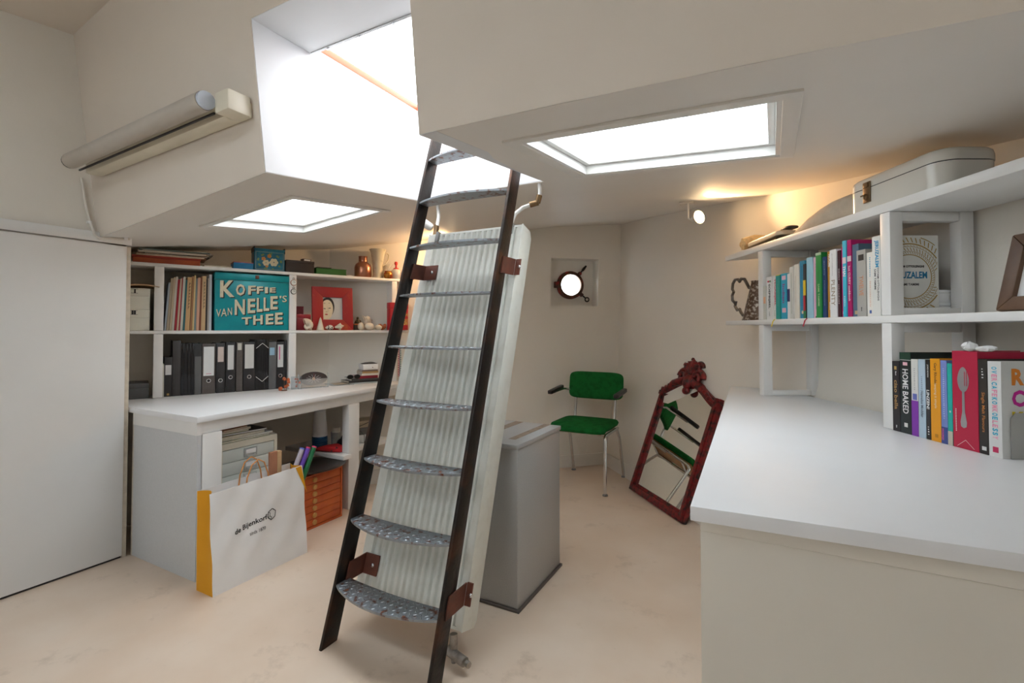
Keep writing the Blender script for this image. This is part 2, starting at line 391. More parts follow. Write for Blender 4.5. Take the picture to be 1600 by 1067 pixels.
# baseboards along the bow walls
def baseboard(name, P0, P1, Q0, Q1, n_in):
    def f(c, r):
        p = P0.lerp(P1, r/.9).lerp(Q0.lerp(Q1, r/.9), c); return Vector((p.x, p.y, r)) - n_in*.001
    struct(MB().slab([.0, .5, .95], [0.001, .10], f, lambda c, r: -n_in*.012).obj(name, mat('baseboard_paint', (.80, .76, .70), .6, var=.02), smooth=0), 'low cream baseboard')
baseboard('baseboard_left', A0, A1, KL0, KL1, nL); baseboard('baseboard_right', A0, A1, KR0, KR1, nR)

# unseen roof and rear windows, both added to brighten the near room
MB().slab([-1.9, -1.86, -1.32, -1.28], [-1.3, -1.25, -.25, -.2], lambda x, y: (x, y, zu(x, y)+.01), lambda x, y: (0, 0, .04), [(-1.86, -1.32, -1.25, -.25)]).obj('frame', WHITE, rw_, smooth=0, world=True)
for x0_, x1_ in ((-1.86, -1.32),): MB().slab([x0_, x1_], [-1.25, -.25], lambda x, y: (x, y, zu(x, y)+.03), lambda x, y: (0, 0, .006)).obj('pane', CLEAR, rw_, smooth=0, world=True)
for i, x in enumerate((-1.4,)):
    rt = bpy.data.objects.new('window_%d' % (4+i), None); COL.objects.link(rt); struct(rt); rt.location = (x+.5, -2.05, 1.55)  # rear window out of view, added for fill daylight
    MB().slab([-.5, -.45, .45, .5], [0, .04, .46, .5], lambda a, b_: (a, .03, b_), lambda a, b_: (0, -.05, 0), [(-.45, .45, .04, .46)]).obj('frame', WHITE, rt, smooth=0)
    MB().box(-.45, .45, 0, .006, .04, .46).obj('pane', CLEAR, rt, smooth=0)

# cupboard panel on the left with the ledge above it
dr = bpy.data.objects.new('door_1', None); COL.objects.link(dr); dr.location = (-2.94, .2, 0); struct(dr, 'tall plain white cupboard panel on the left')
MB().box(-2.962, -2.937, -.95, 1.262, .012, 1.592).obj('panel', PANEL, dr, bevel=.002, world=True)
MB().box(-2.962, -2.945, 1.2635, 1.283, 0, 1.592).obj('side_strip', mat('aged_strip', (.62, .55, .45), .6, var=.12, scale=30), dr, world=True)
MB().box(-2.964, -2.95, -.95, 1.262, 0, .012).obj('plinth_gap', BLACK, dr, world=True)
struct(MB().box(-2.964, -2.940, -.95, 1.285, 1.600, 1.648).obj('trim_2', PANEL, bevel=.003), 'white ledge strip above the cupboard panel')
# ------------------------------------------------------------------ left desk and shelves
wt = MB().prism([(-2.340, 1.292), (-2.478, 3.06), (-2.56, 2.975), (-2.955, 2.585), (-3.51, 1.32), (-3.51, 1.292)], 'z', .733, .760).obj('worktop', WTOP, bevel=.002)
tag(wt, 'long white worktop running below the left wall shelves', 'worktop')
db = thing('desk_carcass', 'white desk base with a grey end panel under the left worktop', 'desk', (-2.36, 1.30, 0))
MB().box(-2.93, -2.36, 1.303, 1.323, 0, .672).obj('end_panel', GREYP, db, world=True)
MB().box(-2.93, -2.358, 1.300, 1.325, .672, .732).obj('end_rail', WHITE, db, world=True)
MB().box(-2.942, -2.93, 1.303, 1.323, 0, .732).obj('end_stile', mat('aged_strip', (.62, .55, .45)), db, world=True)
def bar2(m, a, b_, w_, z0, z1):
    a = Vector((a[0], a[1], 0)); b_ = Vector((b_[0], b_[1], 0)); d = (b_-a).normalized(); n_ = Vector((-d.y, d.x, 0))*w_
    m.prism([(a.x, a.y), (b_.x, b_.y), (b_.x+n_.x, b_.y+n_.y), (a.x+n_.x, a.y+n_.y)], 'z', z0, z1)
    return m
bar2(MB(), (-2.362, 1.326), (-2.492, 3.04), .03, .676, .732).obj('apron', WHITE, db, bevel=.002, world=True)
MB().box(-2.385, -2.356, 1.327, 1.418, 0, .675).obj('post', WHITE, db, bevel=.002, world=True)
MB().box(-2.49, -2.43, 2.285, 2.375, 0, .675).obj('post', WHITE, db, bevel=.002, world=True)
MB().prism([(-2.40, 2.215), (-2.40, 2.28), (-2.495, 2.28), (-2.495, 2.38), (-2.495, 2.80), (-2.70, 2.72), (-2.96, 2.50), (-2.96, 2.215)], 'z', .335, .362).obj('inner_shelf', WHITE, db, bevel=.002, world=True)

su = thing('wall_shelf', 'white built-in wall shelves above the left worktop', 'shelf', Lp(0, 0, .76), RL)
for z in (1.535, 1.137):
    MB().prism([(-.10, 0), (1.76, 0), (1.50, .245), (1.44, .285), (-.10, .285)], 'z', z-.76, z-.76+.019).obj('shelf_board', WHITE, su, bevel=.0015)
for s0, s1 in ((.121, .167), (.861, .907), (1.603, 1.645)):
    fb = .27 if s0 < 1.5 else .12
    for z0, z1 in ((.762, 1.136), (1.157, 1.534)):
        u = MB().box(s0, s1, .002, .05, z0-.76, z1-.76).obj('upright', WHITE, su, bevel=.0015)
        MB().box(s0+.004, s1-.004, .051, fb, z1-.76-.05, z1-.76).obj('rail', WHITE, u); MB().box(s0+.004, s1-.004, .051, fb, z0-.76, z0-.76+.03).obj('rail', WHITE, u)
        MB().box(s0+.008, s1-.008, .051, fb, z0-.76+.031, z1-.811).obj('infill_panel', WHITE, u)
for z0 in (.762, 1.157): MB().box(1.40, 1.44, .25, .28, z0-.76, z0-.76+.374).obj('back_post', WHITE, su)

# ------------------------------------------------------------------ right desk and shelves
rt = MB().prism([(-.140, .954), (1.10, 1.03), (.10, 2.85), (-.05, 3.0), (-.222, 3.03)], 'z', .815, .842).obj('worktop', WTOP, bevel=.002)
tag(rt, 'broad white worktop in the right foreground', 'worktop')
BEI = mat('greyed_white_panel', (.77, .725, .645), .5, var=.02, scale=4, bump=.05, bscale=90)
rb = thing('desk_carcass', 'plain off-white desk base under the broad right worktop', 'desk', (-.1, 1.0, 0))
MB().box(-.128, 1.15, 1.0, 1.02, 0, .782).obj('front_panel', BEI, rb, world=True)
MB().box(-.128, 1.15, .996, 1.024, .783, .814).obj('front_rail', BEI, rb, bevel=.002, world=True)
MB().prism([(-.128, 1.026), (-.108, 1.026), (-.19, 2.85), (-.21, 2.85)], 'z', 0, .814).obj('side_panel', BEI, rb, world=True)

sr = thing('wall_shelf', 'white built-in wall shelves full of cookbooks on the right', 'shelf', Rp(0, 0, .842), RR)
for z, th_ in ((1.552, .030), (1.188, .024)):
    m = MB().prism([(.0, 0), (1.95, 0), (1.95, .28), (.28, .28), (.20, .23)], 'z', z-.842, z-.842+th_)
    m.obj('shelf_board', WHITE, sr, bevel=.0015)
def frame_upright(s0, s1, z0, z1):
    a, b_ = z0-.842, z1-.842
    u = MB().box(s0, s1, .002, .045, a, b_).obj('upright', WHITE, sr, bevel=.0015)
    MB().box(s0, s1, .235, .278, a, b_).obj('back_post', WHITE, u, bevel=.0015)
    MB().box(s0+.004, s1-.004, .046, .234, b_-.03, b_).obj('rail', WHITE, u, bevel=.0015)
    MB().box(s0+.004, s1-.004, .046, .234, a, a+.024).obj('rail', WHITE, u, bevel=.0015)
for s0, s1 in ((.362, .405), (1.157, 1.198)):
    frame_upright(s0, s1, .843, 1.187); frame_upright(s0, s1, 1.213, 1.551)

# ------------------------------------------------------------------ steel ladder
STEEL = mat('worn_dark_steel', (.028, .024, .022), .38, .75, scale=9, col2=(.10, .042, .022), mix=(.50, .78), bump=.25, bscale=70, detail=8)
PLATE = mat('galvanised_checker_plate', (.30, .33, .36), .44, .8, scale=42, col2=(.15, .055, .03), mix=(.53, .66), bump=.3, bscale=120, detail=6)
ld = thing('ladder', 'dark steel ladder with curved checker-plate treads up to the hatch', 'ladder', (-1.22, 1.28, 0))
def lyf(z): return 1.245 + .307*z
for x0 in (-1.468, -.985):
    m = MB(); zz = [0, .4, .8, 1.2, 1.6, 2.0, 2.22]
    m.prism([(lyf(z), z) for z in zz] + [(lyf(z)+.074, z) for z in reversed(zz)], 'x', x0, x0+.013)
    m.obj('stringer', STEEL, ld, bevel=.0015, world=True)
for k in range(9):
    z = .205 + .2215*k
    x0, x1 = -1.4545, -.9855; n = 16; bul = .062
    yb = lyf(z) + .066; fr_ = [(x0+(x1-x0)*i/n, lyf(z)+.004-bul*math.sin(math.pi*i/n)**.8) for i in range(n+1)]
    bk = [(x0+(x1-x0)*i/n, yb-.012*math.sin(math.pi*i/n)) for i in range(n, -1, -1)]
    tr = MB().prism(fr_+bk, 'z', z-.004, z+.004).obj('tread', PLATE, ld, smooth=30, world=True)
    m = MB(); rng = random.Random(k)
    for i in range(22):
        for j in range(5):
            x = x0+.014+(x1-x0-.028)*(i+.5*(j % 2))/22; yy0 = lyf(z)+.004-bul*math.sin(math.pi*(x-x0)/(x1-x0))**.8+.010; yy1 = yb-.020
            y = yy0+(yy1-yy0)*j/4
            a = R(45 if (i+j) % 2 else -45)
            T = Matrix.Translation((x, y, z+.004)) @ Matrix.Rotation(a, 4, 'Z')
            m.add([(-.008,0,0),(0,-.003,0),(.008,0,0),(0,.003,0),(-.003,0,.0018),(.003,0,.0018)], [(0,1,4),(1,5,4),(1,2,5),(2,3,5),(3,4,5),(3,0,4)], T)
    o = m.obj('checker_studs', PLATE, tr, smooth=0, world=True); o['kind'] = 'stuff'
BRKT = mat('red_oxide_bracket', (.17, .055, .035), .55, .3, scale=14, col2=(.09, .04, .03), mix=(.4, .7), bump=.2)
PHI = math.atan(.31)
def slope_pt(x, z, d): return Vector((x, 1.24+.31*z+d, z))   # d = horizontal distance behind the ladder's front
for z in (1.43, .235):
    for sgn, xr in ((-1, -1.4545), (1, -.972)):
        b_ = MB()
        if sgn < 0:
            b_.add([slope_pt(xr+.001, z-.035, .05), slope_pt(xr+.001, z-.035, .142), slope_pt(xr+.001, z+.035, .142), slope_pt(xr+.001, z+.035, .05),
                    slope_pt(xr+.006, z-.035, .05), slope_pt(xr+.006, z-.035, .142), slope_pt(xr+.006, z+.035, .142), slope_pt(xr+.006, z+.035, .05)], [(0,1,2,3),(4,7,6,5),(0,4,5,1),(1,5,6,2),(2,6,7,3),(3,7,4,0)])
            xa, xb = xr+.006, xr+.075
        else:
            b_.add([slope_pt(xr+.001, z-.035, .03), slope_pt(xr+.001, z-.035, .135), slope_pt(xr+.001, z+.035, .135), slope_pt(xr+.001, z+.035, .03),
                    slope_pt(xr+.006, z-.035, .03), slope_pt(xr+.006, z-.035, .135), slope_pt(xr+.006, z+.035, .135), slope_pt(xr+.006, z+.035, .03)], [(0,1,2,3),(4,7,6,5),(0,4,5,1),(1,5,6,2),(2,6,7,3),(3,7,4,0)])
            xa, xb = xr+.006, xr+.03
        d0, d1 = (.137, .1425)
        b_.add([slope_pt(xa, z-.035, d0), slope_pt(xb, z-.035, d0), slope_pt(xb, z+.035, d0), slope_pt(xa, z+.035, d0), slope_pt(xa, z-.035, d1), slope_pt(xb, z-.035, d1), slope_pt(xb, z+.035, d1), slope_pt(xa, z+.035, d1)], [(0,1,2,3),(4,7,6,5),(0,4,5,1),(1,5,6,2),(2,6,7,3),(3,7,4,0)])
        bo = b_.obj('bracket', BRKT, ld, world=True)
        MB().ball(slope_pt((xa+xb)/2+.01, z, d0-.002), .008, .006, .008).obj('bolt', CHROME, bo, world=True)

# ------------------------------------------------------------------ leaning radiator
RAD = mat('aged_white_enamel', (.72, .73, .68), .35, scale=24, col2=(.66, .66, .60), mix=(.5, .75), bump=.05)
p = slope_pt(-1.22, .115, .145)
rd = thing('radiator', 'tall white ribbed panel radiator fixed upright behind the ladder', 'radiator', p, 0, rx=-PHI)
W2, LR, DR = .253, 1.585, .095
front = [(-W2, 0.), (-W2+.040, 0.), (-W2+.046, .012)]
nw_ = 13; xa, xb = -W2+.052, W2-.070
for i in range(nw_):                          # flat ridges, narrow rounded grooves
    for u_, y_ in ((0, .013), (.14, .0125), (.27, .006), (.38, .0015), (.50, .0), (.62, .0), (.73, .0015), (.85, .006), (.95, .0125)):
        front.append((xa+(xb-xa)*(i+u_)/nw_, y_))
front.append((xb, .013))
front += [(xb+.006, .012), (xb+.010, .001), (xb+.032, .001), (xb+.036, .010), (xb+.044, .010), (xb+.048, .0), (W2, 0.)]
MB().prism(front + [(W2, .03), (-W2, .03)], 'z', .012, LR-.012).obj('front_panel', RAD, rd, smooth=50)
MB().box(-W2+.005, W2-.005, DR-.022, DR, .02, LR-.02).obj('back_panel', RAD, rd)
for i in range(24): MB().box(-W2+.03+i*.0205, -W2+.034+i*.0205, .031, DR-.023, .03, LR-.03).obj('convector_fin', RAD, rd, smooth=0)
for x in (-W2-.004, W2):
    MB().prism([(0, 0), (DR-.012, -.0), (DR, .02), (DR, LR-.03), (DR-.02, LR), (0., LR)], 'x', x, x+.004).obj('side_panel', RAD, rd, bevel=.001)
MB().box(-W2, W2, .006, .03, LR-.0115, LR).obj('top_rail', RAD, rd, bevel=.002); MB().box(-W2, W2, .006, .03, 0, .0115).obj('bottom_rail', RAD, rd, bevel=.002)
for x in (-W2+.05, W2-.05): MB().box(x-.008, x+.008, -.005, .02, LR-.045, LR+.006).obj('hanger_clip', mat('grey_clip', (.35, .36, .36), .4, .8), rd)
PIPE = mat('white_pipe_paint', (.80, .79, .76), .4, var=.03); BRASS = mat('dull_brass', (.20, .13, .07), .4, .9, var=.2, scale=30)
MB().tube([(-1.068, 1.97, 1.60), (-1.072, 1.985, 1.66), (-1.060, 2.0, 1.705), (-1.03, 2.02, 1.735), (-.985, 2.04, 1.752), (-.962, 2.045, 1.765), (-.955, 2.05, 1.80), (-.957, 2.05, 1.852)], .0095, 10).obj('supply_pipe', PIPE, rd, world=True)
m = MB()
for a, b2 in (((-.965, 2.043, 1.755), (-.957, 2.047, 1.79)), ((-1.0, 2.033, 1.748), (-.962, 2.045, 1.757))): m.tube([a, b2], .014, 10)
m.obj('pipe_elbow', BRASS, rd, world=True)
MB().tube([(-1.535, 2.03, 1.70), (-1.555, 2.07, 1.76), (-1.585, 2.10, 1.845)], .0095, 10).obj('return_pipe', PIPE, rd, world=True)
MB().tube([(-1.50, 1.965, 1.63), (-1.525, 2.01, 1.675), (-1.545, 2.04, 1.705)], .013, 10).obj('valve_body', BRASS, rd, world=True)
m = MB(); T = Matrix.Translation((-1.545, 2.0, 1.685)) @ Matrix.Rotation(R(-50), 4, 'Y') @ Matrix.Rotation(R(25), 4, 'X')
m.lathe([(0, 0), (.016, 0), (.021, .012), (.021, .05), (.017, .057), (.010, .057), (.009, .05), (0, .05)], 16, T)
m.obj('thermostat_knob', PIPE, rd, world=True)
m = MB().tube([(-1.0, 1.425, .10), (-.995, 1.42, .045)], .014, 10).tube([(-1.02, 1.42, .042), (-.935, 1.40, .036)], .017, 10).tube([(-.93, 1.40, .036), (-.915, 1.395, .036)], .011, 8)
m.tube([(-1.0, 1.425, .04), (-1.0, 1.427, .0)], .009, 8)
m.obj('foot_valve', mat('dirty_nickel', (.34, .31, .28), .45, .8, var=.3, scale=40), rd, world=True)

# ------------------------------------------------------------------ grey filing cabinet
STE = mat('grey_lacquered_steel', (.43, .435, .44), .38, .3, var=.05, scale=200, detail=2)
cb = thing('filing_cabinet', 'grey steel filing cabinet standing behind the radiator', 'cabinet', (-1.155, 2.02, 0))
MB().box(-.215, .215, -.225, .225, .012, .668).obj('body', STE, cb, bevel=.004)
MB().box(-.221, .221, -.236, .228, .668, .688).obj('top', STE, cb, bevel=.003)
MB().box(-.224, .224, -.232, .234, 0, .0115).obj('base_plate', mat('dark_base', (.12, .10, .09), .6, .3), cb, bevel=.002)
TAPE = mat('brown_tape_residue', (.26, .20, .15), .7, var=.3, scale=60)
for x0, x1 in ((-.03, .015), (.13, .165)): MB().box(x0, x1, -.15, .222, .6882, .6888).obj('tape_strip', TAPE, cb, smooth=0)

# ------------------------------------------------------------------ green chair
GREEN = mat('green_wool', (.013, .155, .036), .95, scale=26, col2=(.008, .10, .022), mix=(.45, .75), bump=.35, bscale=400, spec=.1)
ch = thing('armchair', 'green upholstered office chair with chrome legs and black arm pads', 'chair', (-1.262, 3.52, 0), R(0))
def cushion(w_, d_, h_, n=14, curve=0., vert=False):
    """soft pillow block with rounded outline; centred, thickness along z"""
    m = MB(); vs = []; N = 40
    def out(a, k):
        c, s_ = math.cos(a), math.sin(a); e = .32
        return (math.copysign(abs(c)**e, c)*w_/2*k, math.copysign(abs(s_)**e, s_)*d_/2*k)
    rings = [(.0, -.5), (.86, -.5), (.97, -.38), (1., 0), (.97, .38), (.86, .5), (.5, .56), (0., .58)]
    for k, z in rings:
        for i in range(N):
            x, y = out(2*math.pi*i/N, k); vs.append((x, y, z*h_ + curve*(x/(w_/2))**2))
    fs = [(j*N+i, j*N+(i+1) % N, (j+1)*N+(i+1) % N, (j+1)*N+i) for j in range(len(rings)-1) for i in range(N)]
    return m.add(vs, fs)
mm = cushion(.44, .43, .042)
for v in mm.v: v.z += .452 + (v.y < -.16)*(-.012)
st_ = mm.obj('seat', GREEN, ch, smooth=60)
for v in st_.data.vertices: v.co.y -= .02
mm = cushion(.45, .215, .034, curve=-.018)
T = Matrix.Translation((0, .222, .716)) @ Matrix.Rotation(R(-8), 4, 'X') @ Matrix.Rotation(R(90), 4, 'X')
for i, v in enumerate(mm.v): mm.v[i] = T @ v
mm.obj('backrest', GREEN, ch, smooth=60)
MB().box(-.185, .185, -.20, .165, .418, .429).obj('seat_board', mat('plywood', (.46, .24, .09), .5, var=.15, scale=14), ch, bevel=.003)
def leg(pts, nm='leg'):
    lg = MB().tube(pts, .0115, 12).obj(nm, CHROME, ch)
    e = pts[-1]
    MB().lathe([(0, 0), (.019, 0), (.019, .006), (.012, .014), (0, .014)], 12, Matrix.Translation((e[0], e[1], 0))).obj('foot_cap', mat('grey_cap', (.25, .25, .26), .4, .6), lg)
for sx in (-1, 1):
    x = .203*sx
    leg([(x, .15, .408), (x, -.14, .408), (x*1.02, -.175, .404), (x*1.04, -.192, .385), (x*1.04, -.195, .30), (x*1.04, -.195, .010)])
    leg([(x*.9, .10, .404), (x*.95, .16, .395), (x*1.0, .19, .33), (x*1.03, .29, .010)])
    MB().tube([(x*.80, .02, .404), (x*.80, .15, .404), (x*.80, .19, .425), (x*.80, .205, .48), (x*.80, .235, .64), (x*.80, .248, .76)], .0105, 12).obj('back_post', CHROME, ch)
    a = MB().tube([(x*.80, .235, .66), (x*1.1, .225, .672), (x*1.24, .19, .680), (x*1.26, .0, .672)], .009, 10).obj('arm_tube', CHROME, ch)
    m = MB(); T = Matrix.Translation((x*1.27, .045, .690)) @ Matrix.Rotation(R(5), 4, 'X')
    m.prism([(-.021, -.125), (-.012, -.135), (.012, -.135), (.021, -.125), (.018, .11), (.008, .122), (-.008, .122), (-.018, .11)], 'z', -.013, .013, T)
    m.obj('arm_pad', BLACK, a, bevel=.005)
MB().tube([(-.18, .15, .405), (.18, .15, .405)], .009, 10).obj('cross_tube', CHROME, ch); MB().tube([(-.19, -.12, .405), (.19, -.12, .405)], .009, 10).obj('cross_tube', CHROME, ch)

# ------------------------------------------------------------------ leaning mirror
MRED = mat('worn_red_paint', (.21, .012, .014), .42, scale=34, col2=(.022, .010, .010), mix=(.44, .64), bump=.4, bscale=90, detail=8)
MIRR = mat('mirror_silver', (.86, .85, .80), .015, 1., var=0)
e_ = Vector((.674, -.739, 0)); b0 = Vector((-.929, 3.554, .0))
mi = thing('mirror', 'red carved wooden mirror leaning against the bow wall', 'mirror', b0, math.atan2(e_.y, e_.x), rx=R(-20.5))
WM, HM, SW = .666, .78, .062
def moulding(m, pts, inward):
    """stepped moulding: three stacked strips from outer to inner edge along a polyline of (x,z) with inward normals"""
    for k0, k1, y0, y1 in ((0, .25, -.020, .012), (.25, .72, -.030, .012), (.72, 1., -.016, .012)):
        n_ = len(pts); vs = []
        for (x, z), (ix, iz) in zip(pts, inward):
            vs += [(x+ix*SW*k0, y0, z+iz*SW*k0), (x+ix*SW*k1, y0, z+iz*SW*k1), (x+ix*SW*k1, y1, z+iz*SW*k1), (x+ix*SW*k0, y1, z+iz*SW*k0)]
        fs = [(4*i+a, 4*i+(a+1) % 4, 4*(i+1)+(a+1) % 4, 4*(i+1)+a) for i in range(n_-1) for a in range(4)] + [(3, 2, 1, 0), tuple(4*(n_-1)+a for a in range(4))]
        m.add(vs, fs)
    return m
moulding(MB(), [(0, 0), (0, HM)], [(1, 1), (1, 0)]).obj('stile', MRED, mi, bevel=.002)
moulding(MB(), [(WM, 0), (WM, HM)], [(-1, 1), (-1, 0)]).obj('stile', MRED, mi, bevel=.002)
moulding(MB(), [(0, 0), (WM, 0)], [(1, 1), (-1, 1)]).obj('bottom_rail', MRED, mi, bevel=.002)
arch = []
for i in range(25):
    u_ = i/24; x = WM*u_; t = 1-abs(2*u_-1); arch.append((x, HM-.012 + .115*(t*t*(3-2*t))))
inw = [(0, -1)]*25
moulding(MB(), arch, inw).obj('arched_rail', MRED, mi, bevel=.001)
gp = [(.03, .03), (WM-.03, .03)] + [(min(max(x, .03), WM-.03), z-.03) for x, z in reversed(arch)]
MB().prism(gp, 'y', -.006, .010).obj('glass', MIRR, mi, smooth=0)
# carved crest: scrolls, leaves and a shell
cx_ = WM/2; zt = HM+.10
cr = MB()
def scroll(x, z, r, turns, sgn, th):
    pts = []; N = 26
    for i in range(N+1):
        a = turns*2*math.pi*i/N; rr = r*(1-.75*i/N); pts.append((x+sgn*rr*math.cos(a), -.026-.012*i/N, z+rr*math.sin(a)))
    cr.tube(pts, [th*(1-.4*i/N) for i in range(N+1)], 8)
for sg in (-1, 1):
    scroll(cx_+sg*.058, zt-.005, .044, 1.5, sg, .014); scroll(cx_+sg*.05, zt+.055, .030, 1.3, sg, .010)
    cr.tube([(cx_+sg*.02, -.03, zt-.01), (cx_+sg*.06, -.034, zt-.035), (cx_+sg*.12, -.03, zt-.050), (cx_+sg*.19, -.025, zt-.088), (cx_+sg*.26, -.02, zt-.108)], [.012, .022, .020, .014, .006], 10)
    for k in range(5): cr.ball((cx_+sg*(.10+.030*k), -.034, zt-.042-.013*k), .016-.0015*k, .012, .011, 10, 6)
    for k in range(3): cr.tube([(cx_, -.03, zt+.02), (cx_+sg*(.02+.012*k), -.04, zt+.05+.012*(2-k)), (cx_+sg*(.018+.022*k), -.028, zt+.085-.018*k)], [.011, .013, .003], 8)
cr.ball((cx_, -.036, zt-.03), .034, .022, .040); cr.ball((cx_, -.034, zt+.045), .024, .018, .05); cr.ball((cx_, -.030, zt-.078), .026, .016, .022); cr.ball((cx_-.012, -.028, zt+.098), .028, .014, .018)
cr.ball((cx_, -.012, zt+.01), .075, .022, .075)
for v in cr.v: v.x = cx_+(v.x-cx_)*(1.32 if abs(v.x-cx_) < .12 else 1+.32*.12/abs(v.x-cx_)); v.z = zt-.02+(v.z-zt+.02)*1.28; v.y *= 1.35
cr.obj('carved_crest', MRED, mi, smooth=60)
# ------------------------------------------------------------------ lamps
CREAM = mat('cream_plastic', (.78, .72, .58), .4, var=.04)
lamp = thing('strip_light', 'long cream fluorescent wall lamp on the upper left bulkhead', 'lamp', (-2.21, 1.03, 1.955))
lamp.rotation_euler = (0, R(-2.3), 0)
MB().box(-.625, .53, .015, .078, -.035, .022).obj('backing_box', CREAM, lamp, bevel=.006)
MB().box(.455, .535, -.018, .070, -.036, .040).obj('end_cap', CREAM, lamp, bevel=.008)
prof = [(-.045+.034*math.cos(R(a)), .002+.034*math.sin(R(a))) for a in range(0, 360, 12)]
MB().prism(prof, 'x', -.605, .445).obj('tube_cover', mat('grey_beige_lamp_cover', (.50, .45, .39), .4, .0, var=.04), lamp)
MB().box(-.605, .450, -.017, -.011, -.0352, -.0285).obj('dark_seam', BLACK, lamp)
for x in (-.617, .4455): MB().lathe([(0, 0), (.032, 0), (.032, .0115), (0, .0115)], 16, Matrix.Translation((x, -.045, .002)) @ Matrix.Rotation(R(90), 4, 'Y')).obj('tube_socket', BLACK if x < 0 else mat('bluish_cap', (.62, .68, .78), .25), lamp)
m = MB().tube([(-2.952, 1.075, 1.90), (-2.952, 1.088, 1.80), (-2.952, 1.108, 1.70), (-2.936, 1.118, 1.655), (-2.933, 1.122, 1.630), (-2.930, 1.14, 1.615), (-2.930, 1.27, 1.632)], .006, 8)
cd = thing('lamp_cable', 'white cable conduit dropping from the strip light down the left wall', 'cable', (-2.952, 1.1, 1.62)); m.obj('conduit', mat('conduit_white', (.74, .70, .64), .5), cd, world=True)
for y, z in ((1.108, 1.69), (1.25, 1.630)): MB().box(-2.962 if z > 1.65 else -2.939, -2.943 if z > 1.65 else -2.921, y-.008, y+.008, z-.006, z+.006).obj('cable_clip', PAPER, cd, world=True)

def emit(name, col, st_):
    m = bpy.data.materials.new(name); m.use_nodes = True; nt = m.node_tree; b = nt.nodes['Principled BSDF']
    b.inputs['Emission Color'].default_value = (*col, 1); b.inputs['Emission Strength'].default_value = st_; b.inputs['Base Color'].default_value = (.9, .8, .7, 1)
    return m
GLOW = emit('halogen_glow', (1., .74, .42), 14.)
WARM = (1., .62, .31)
def spotlight(base, head, aim, lab, power, size=150):
    t = thing('spotlight', lab, 'lamp', base)
    MB().box(-.050, .035, -.014, .014, -.014, .0).obj('ceiling_plate', mat('chipped_white', (.80, .76, .68), .5, scale=60, col2=(.2, .15, .1), mix=(.62, .66)), t, bevel=.003)
    h = Vector(head)-Vector(base); d = (Vector(aim)-Vector(head)).normalized()
    bk = h - d*.045
    MB().tube([(0, 0, -.012), (0, 0, bk.z+.01), (bk.x*.5, bk.y*.5, bk.z), (bk.x, bk.y, bk.z)], .006, 8).obj('stem', PIPE, t)
    q_ = d.to_track_quat('Z', 'Y').to_matrix().to_4x4()
    T = Matrix.Translation(h) @ q_
    MB().lathe([(.012, -.055), (.018, -.05), (.020, -.02), (.040, .0), (.043, .006), (.040, .006), (.0, .001)], 20, T).obj('lamp_head', PIPE, t)
    MB().lathe([(0, .003), (.038, .003), (.038, .007), (0, .008)], 20, T).obj('bulb', GLOW, t)
    l = bpy.data.lights.new('spot_bulb', 'SPOT'); l.energy = power; l.color = WARM; l.spot_size = R(size); l.spot_blend = .6; l.shadow_soft_size = .03
    lo = bpy.data.objects.new('spot_bulb', l); COL.objects.link(lo); lo.parent = t; lo.location = h + d*.02; lo.rotation_mode = 'QUATERNION'; lo.rotation_quaternion = (-d).to_track_quat('Z', 'Y')
    return t
spotlight((-.459, 3.142, zc(-.459, 3.142)), (-.395, 3.115, 1.842), (.55, 2.30, 1.97), 'small white halogen spot glowing under the bow ceiling right of the porthole', 14, 84)
spotlight((-2.115, 3.13, zc(-2.115, 3.13)), (-2.15, 3.09, 1.80), (-2.80, 2.40, 1.62), 'halogen spot lighting the left shelves from behind the radiator', 8)

# ------------------------------------------------------------------ books
def cmat(c, rough=.45):
    k = 'cover_%02x%02x%02x' % tuple(int(max(0, min(1, v))*255) for v in c)
    return mat(k, c, rough, var=.03, scale=20)
def book(name, label, loc, rz, w_, h_, d_, col, marks=(), group=None, top=None, cat='book'):
    """spine on the local y=0 plane facing -y. marks: ('t',text,col,zc,len,capheight,xfrac) | ('b',col,z0,z1,x0,x1) | ('p',col,z0,z1,x) print line"""
    c = .0025
    o = thing(name, label, cat, loc, rz, group)
    m = MB().box(0, w_, 0, c, 0, h_).box(0, c, c, d_, 0, h_).box(w_-c, w_, c, d_, 0, h_)
    m.obj('cover', cmat(col), o)
    MB().box(c*1.02, w_-c*1.02, c*1.02, d_-.004, .003, h_-.003).obj('pages', PAGES, o, smooth=0)
    for k in marks:
        if k[0] == 't': text(k[1], o, (w_*k[6], 0, h_*k[3]), (0, 0, -1), (1, 0, 0), h_*k[4], min(k[5], w_*.8), cmat(k[2]), bold=k[7] if len(k) > 7 else .012)
        elif k[0] == 'b': MB().box(w_*k[4], w_*k[5], -.0007, 0, h_*k[2], h_*k[3]).obj('colour_band', cmat(k[1]), o, smooth=0)
        elif k[0] == 'p':
            n_ = max(3, int((k[3]-k[2])*h_/.006)); rng = random.Random(n_*7+int(k[4]*100)); m = MB()
            for i in range(n_):
                z = h_*(k[2]+(k[3]-k[2])*i/n_); m.box(w_*k[4]-.0022, w_*k[4]+.0022*rng.uniform(.2, 1), -.0006, 0, z, z+.0038*rng.uniform(.6, 1))
            m.obj('small_print', cmat(k[1]), o, smooth=0)
    return o
K_, W_, CRM = (.02, .02, .022), (.82, .82, .80), (.74, .70, .60)
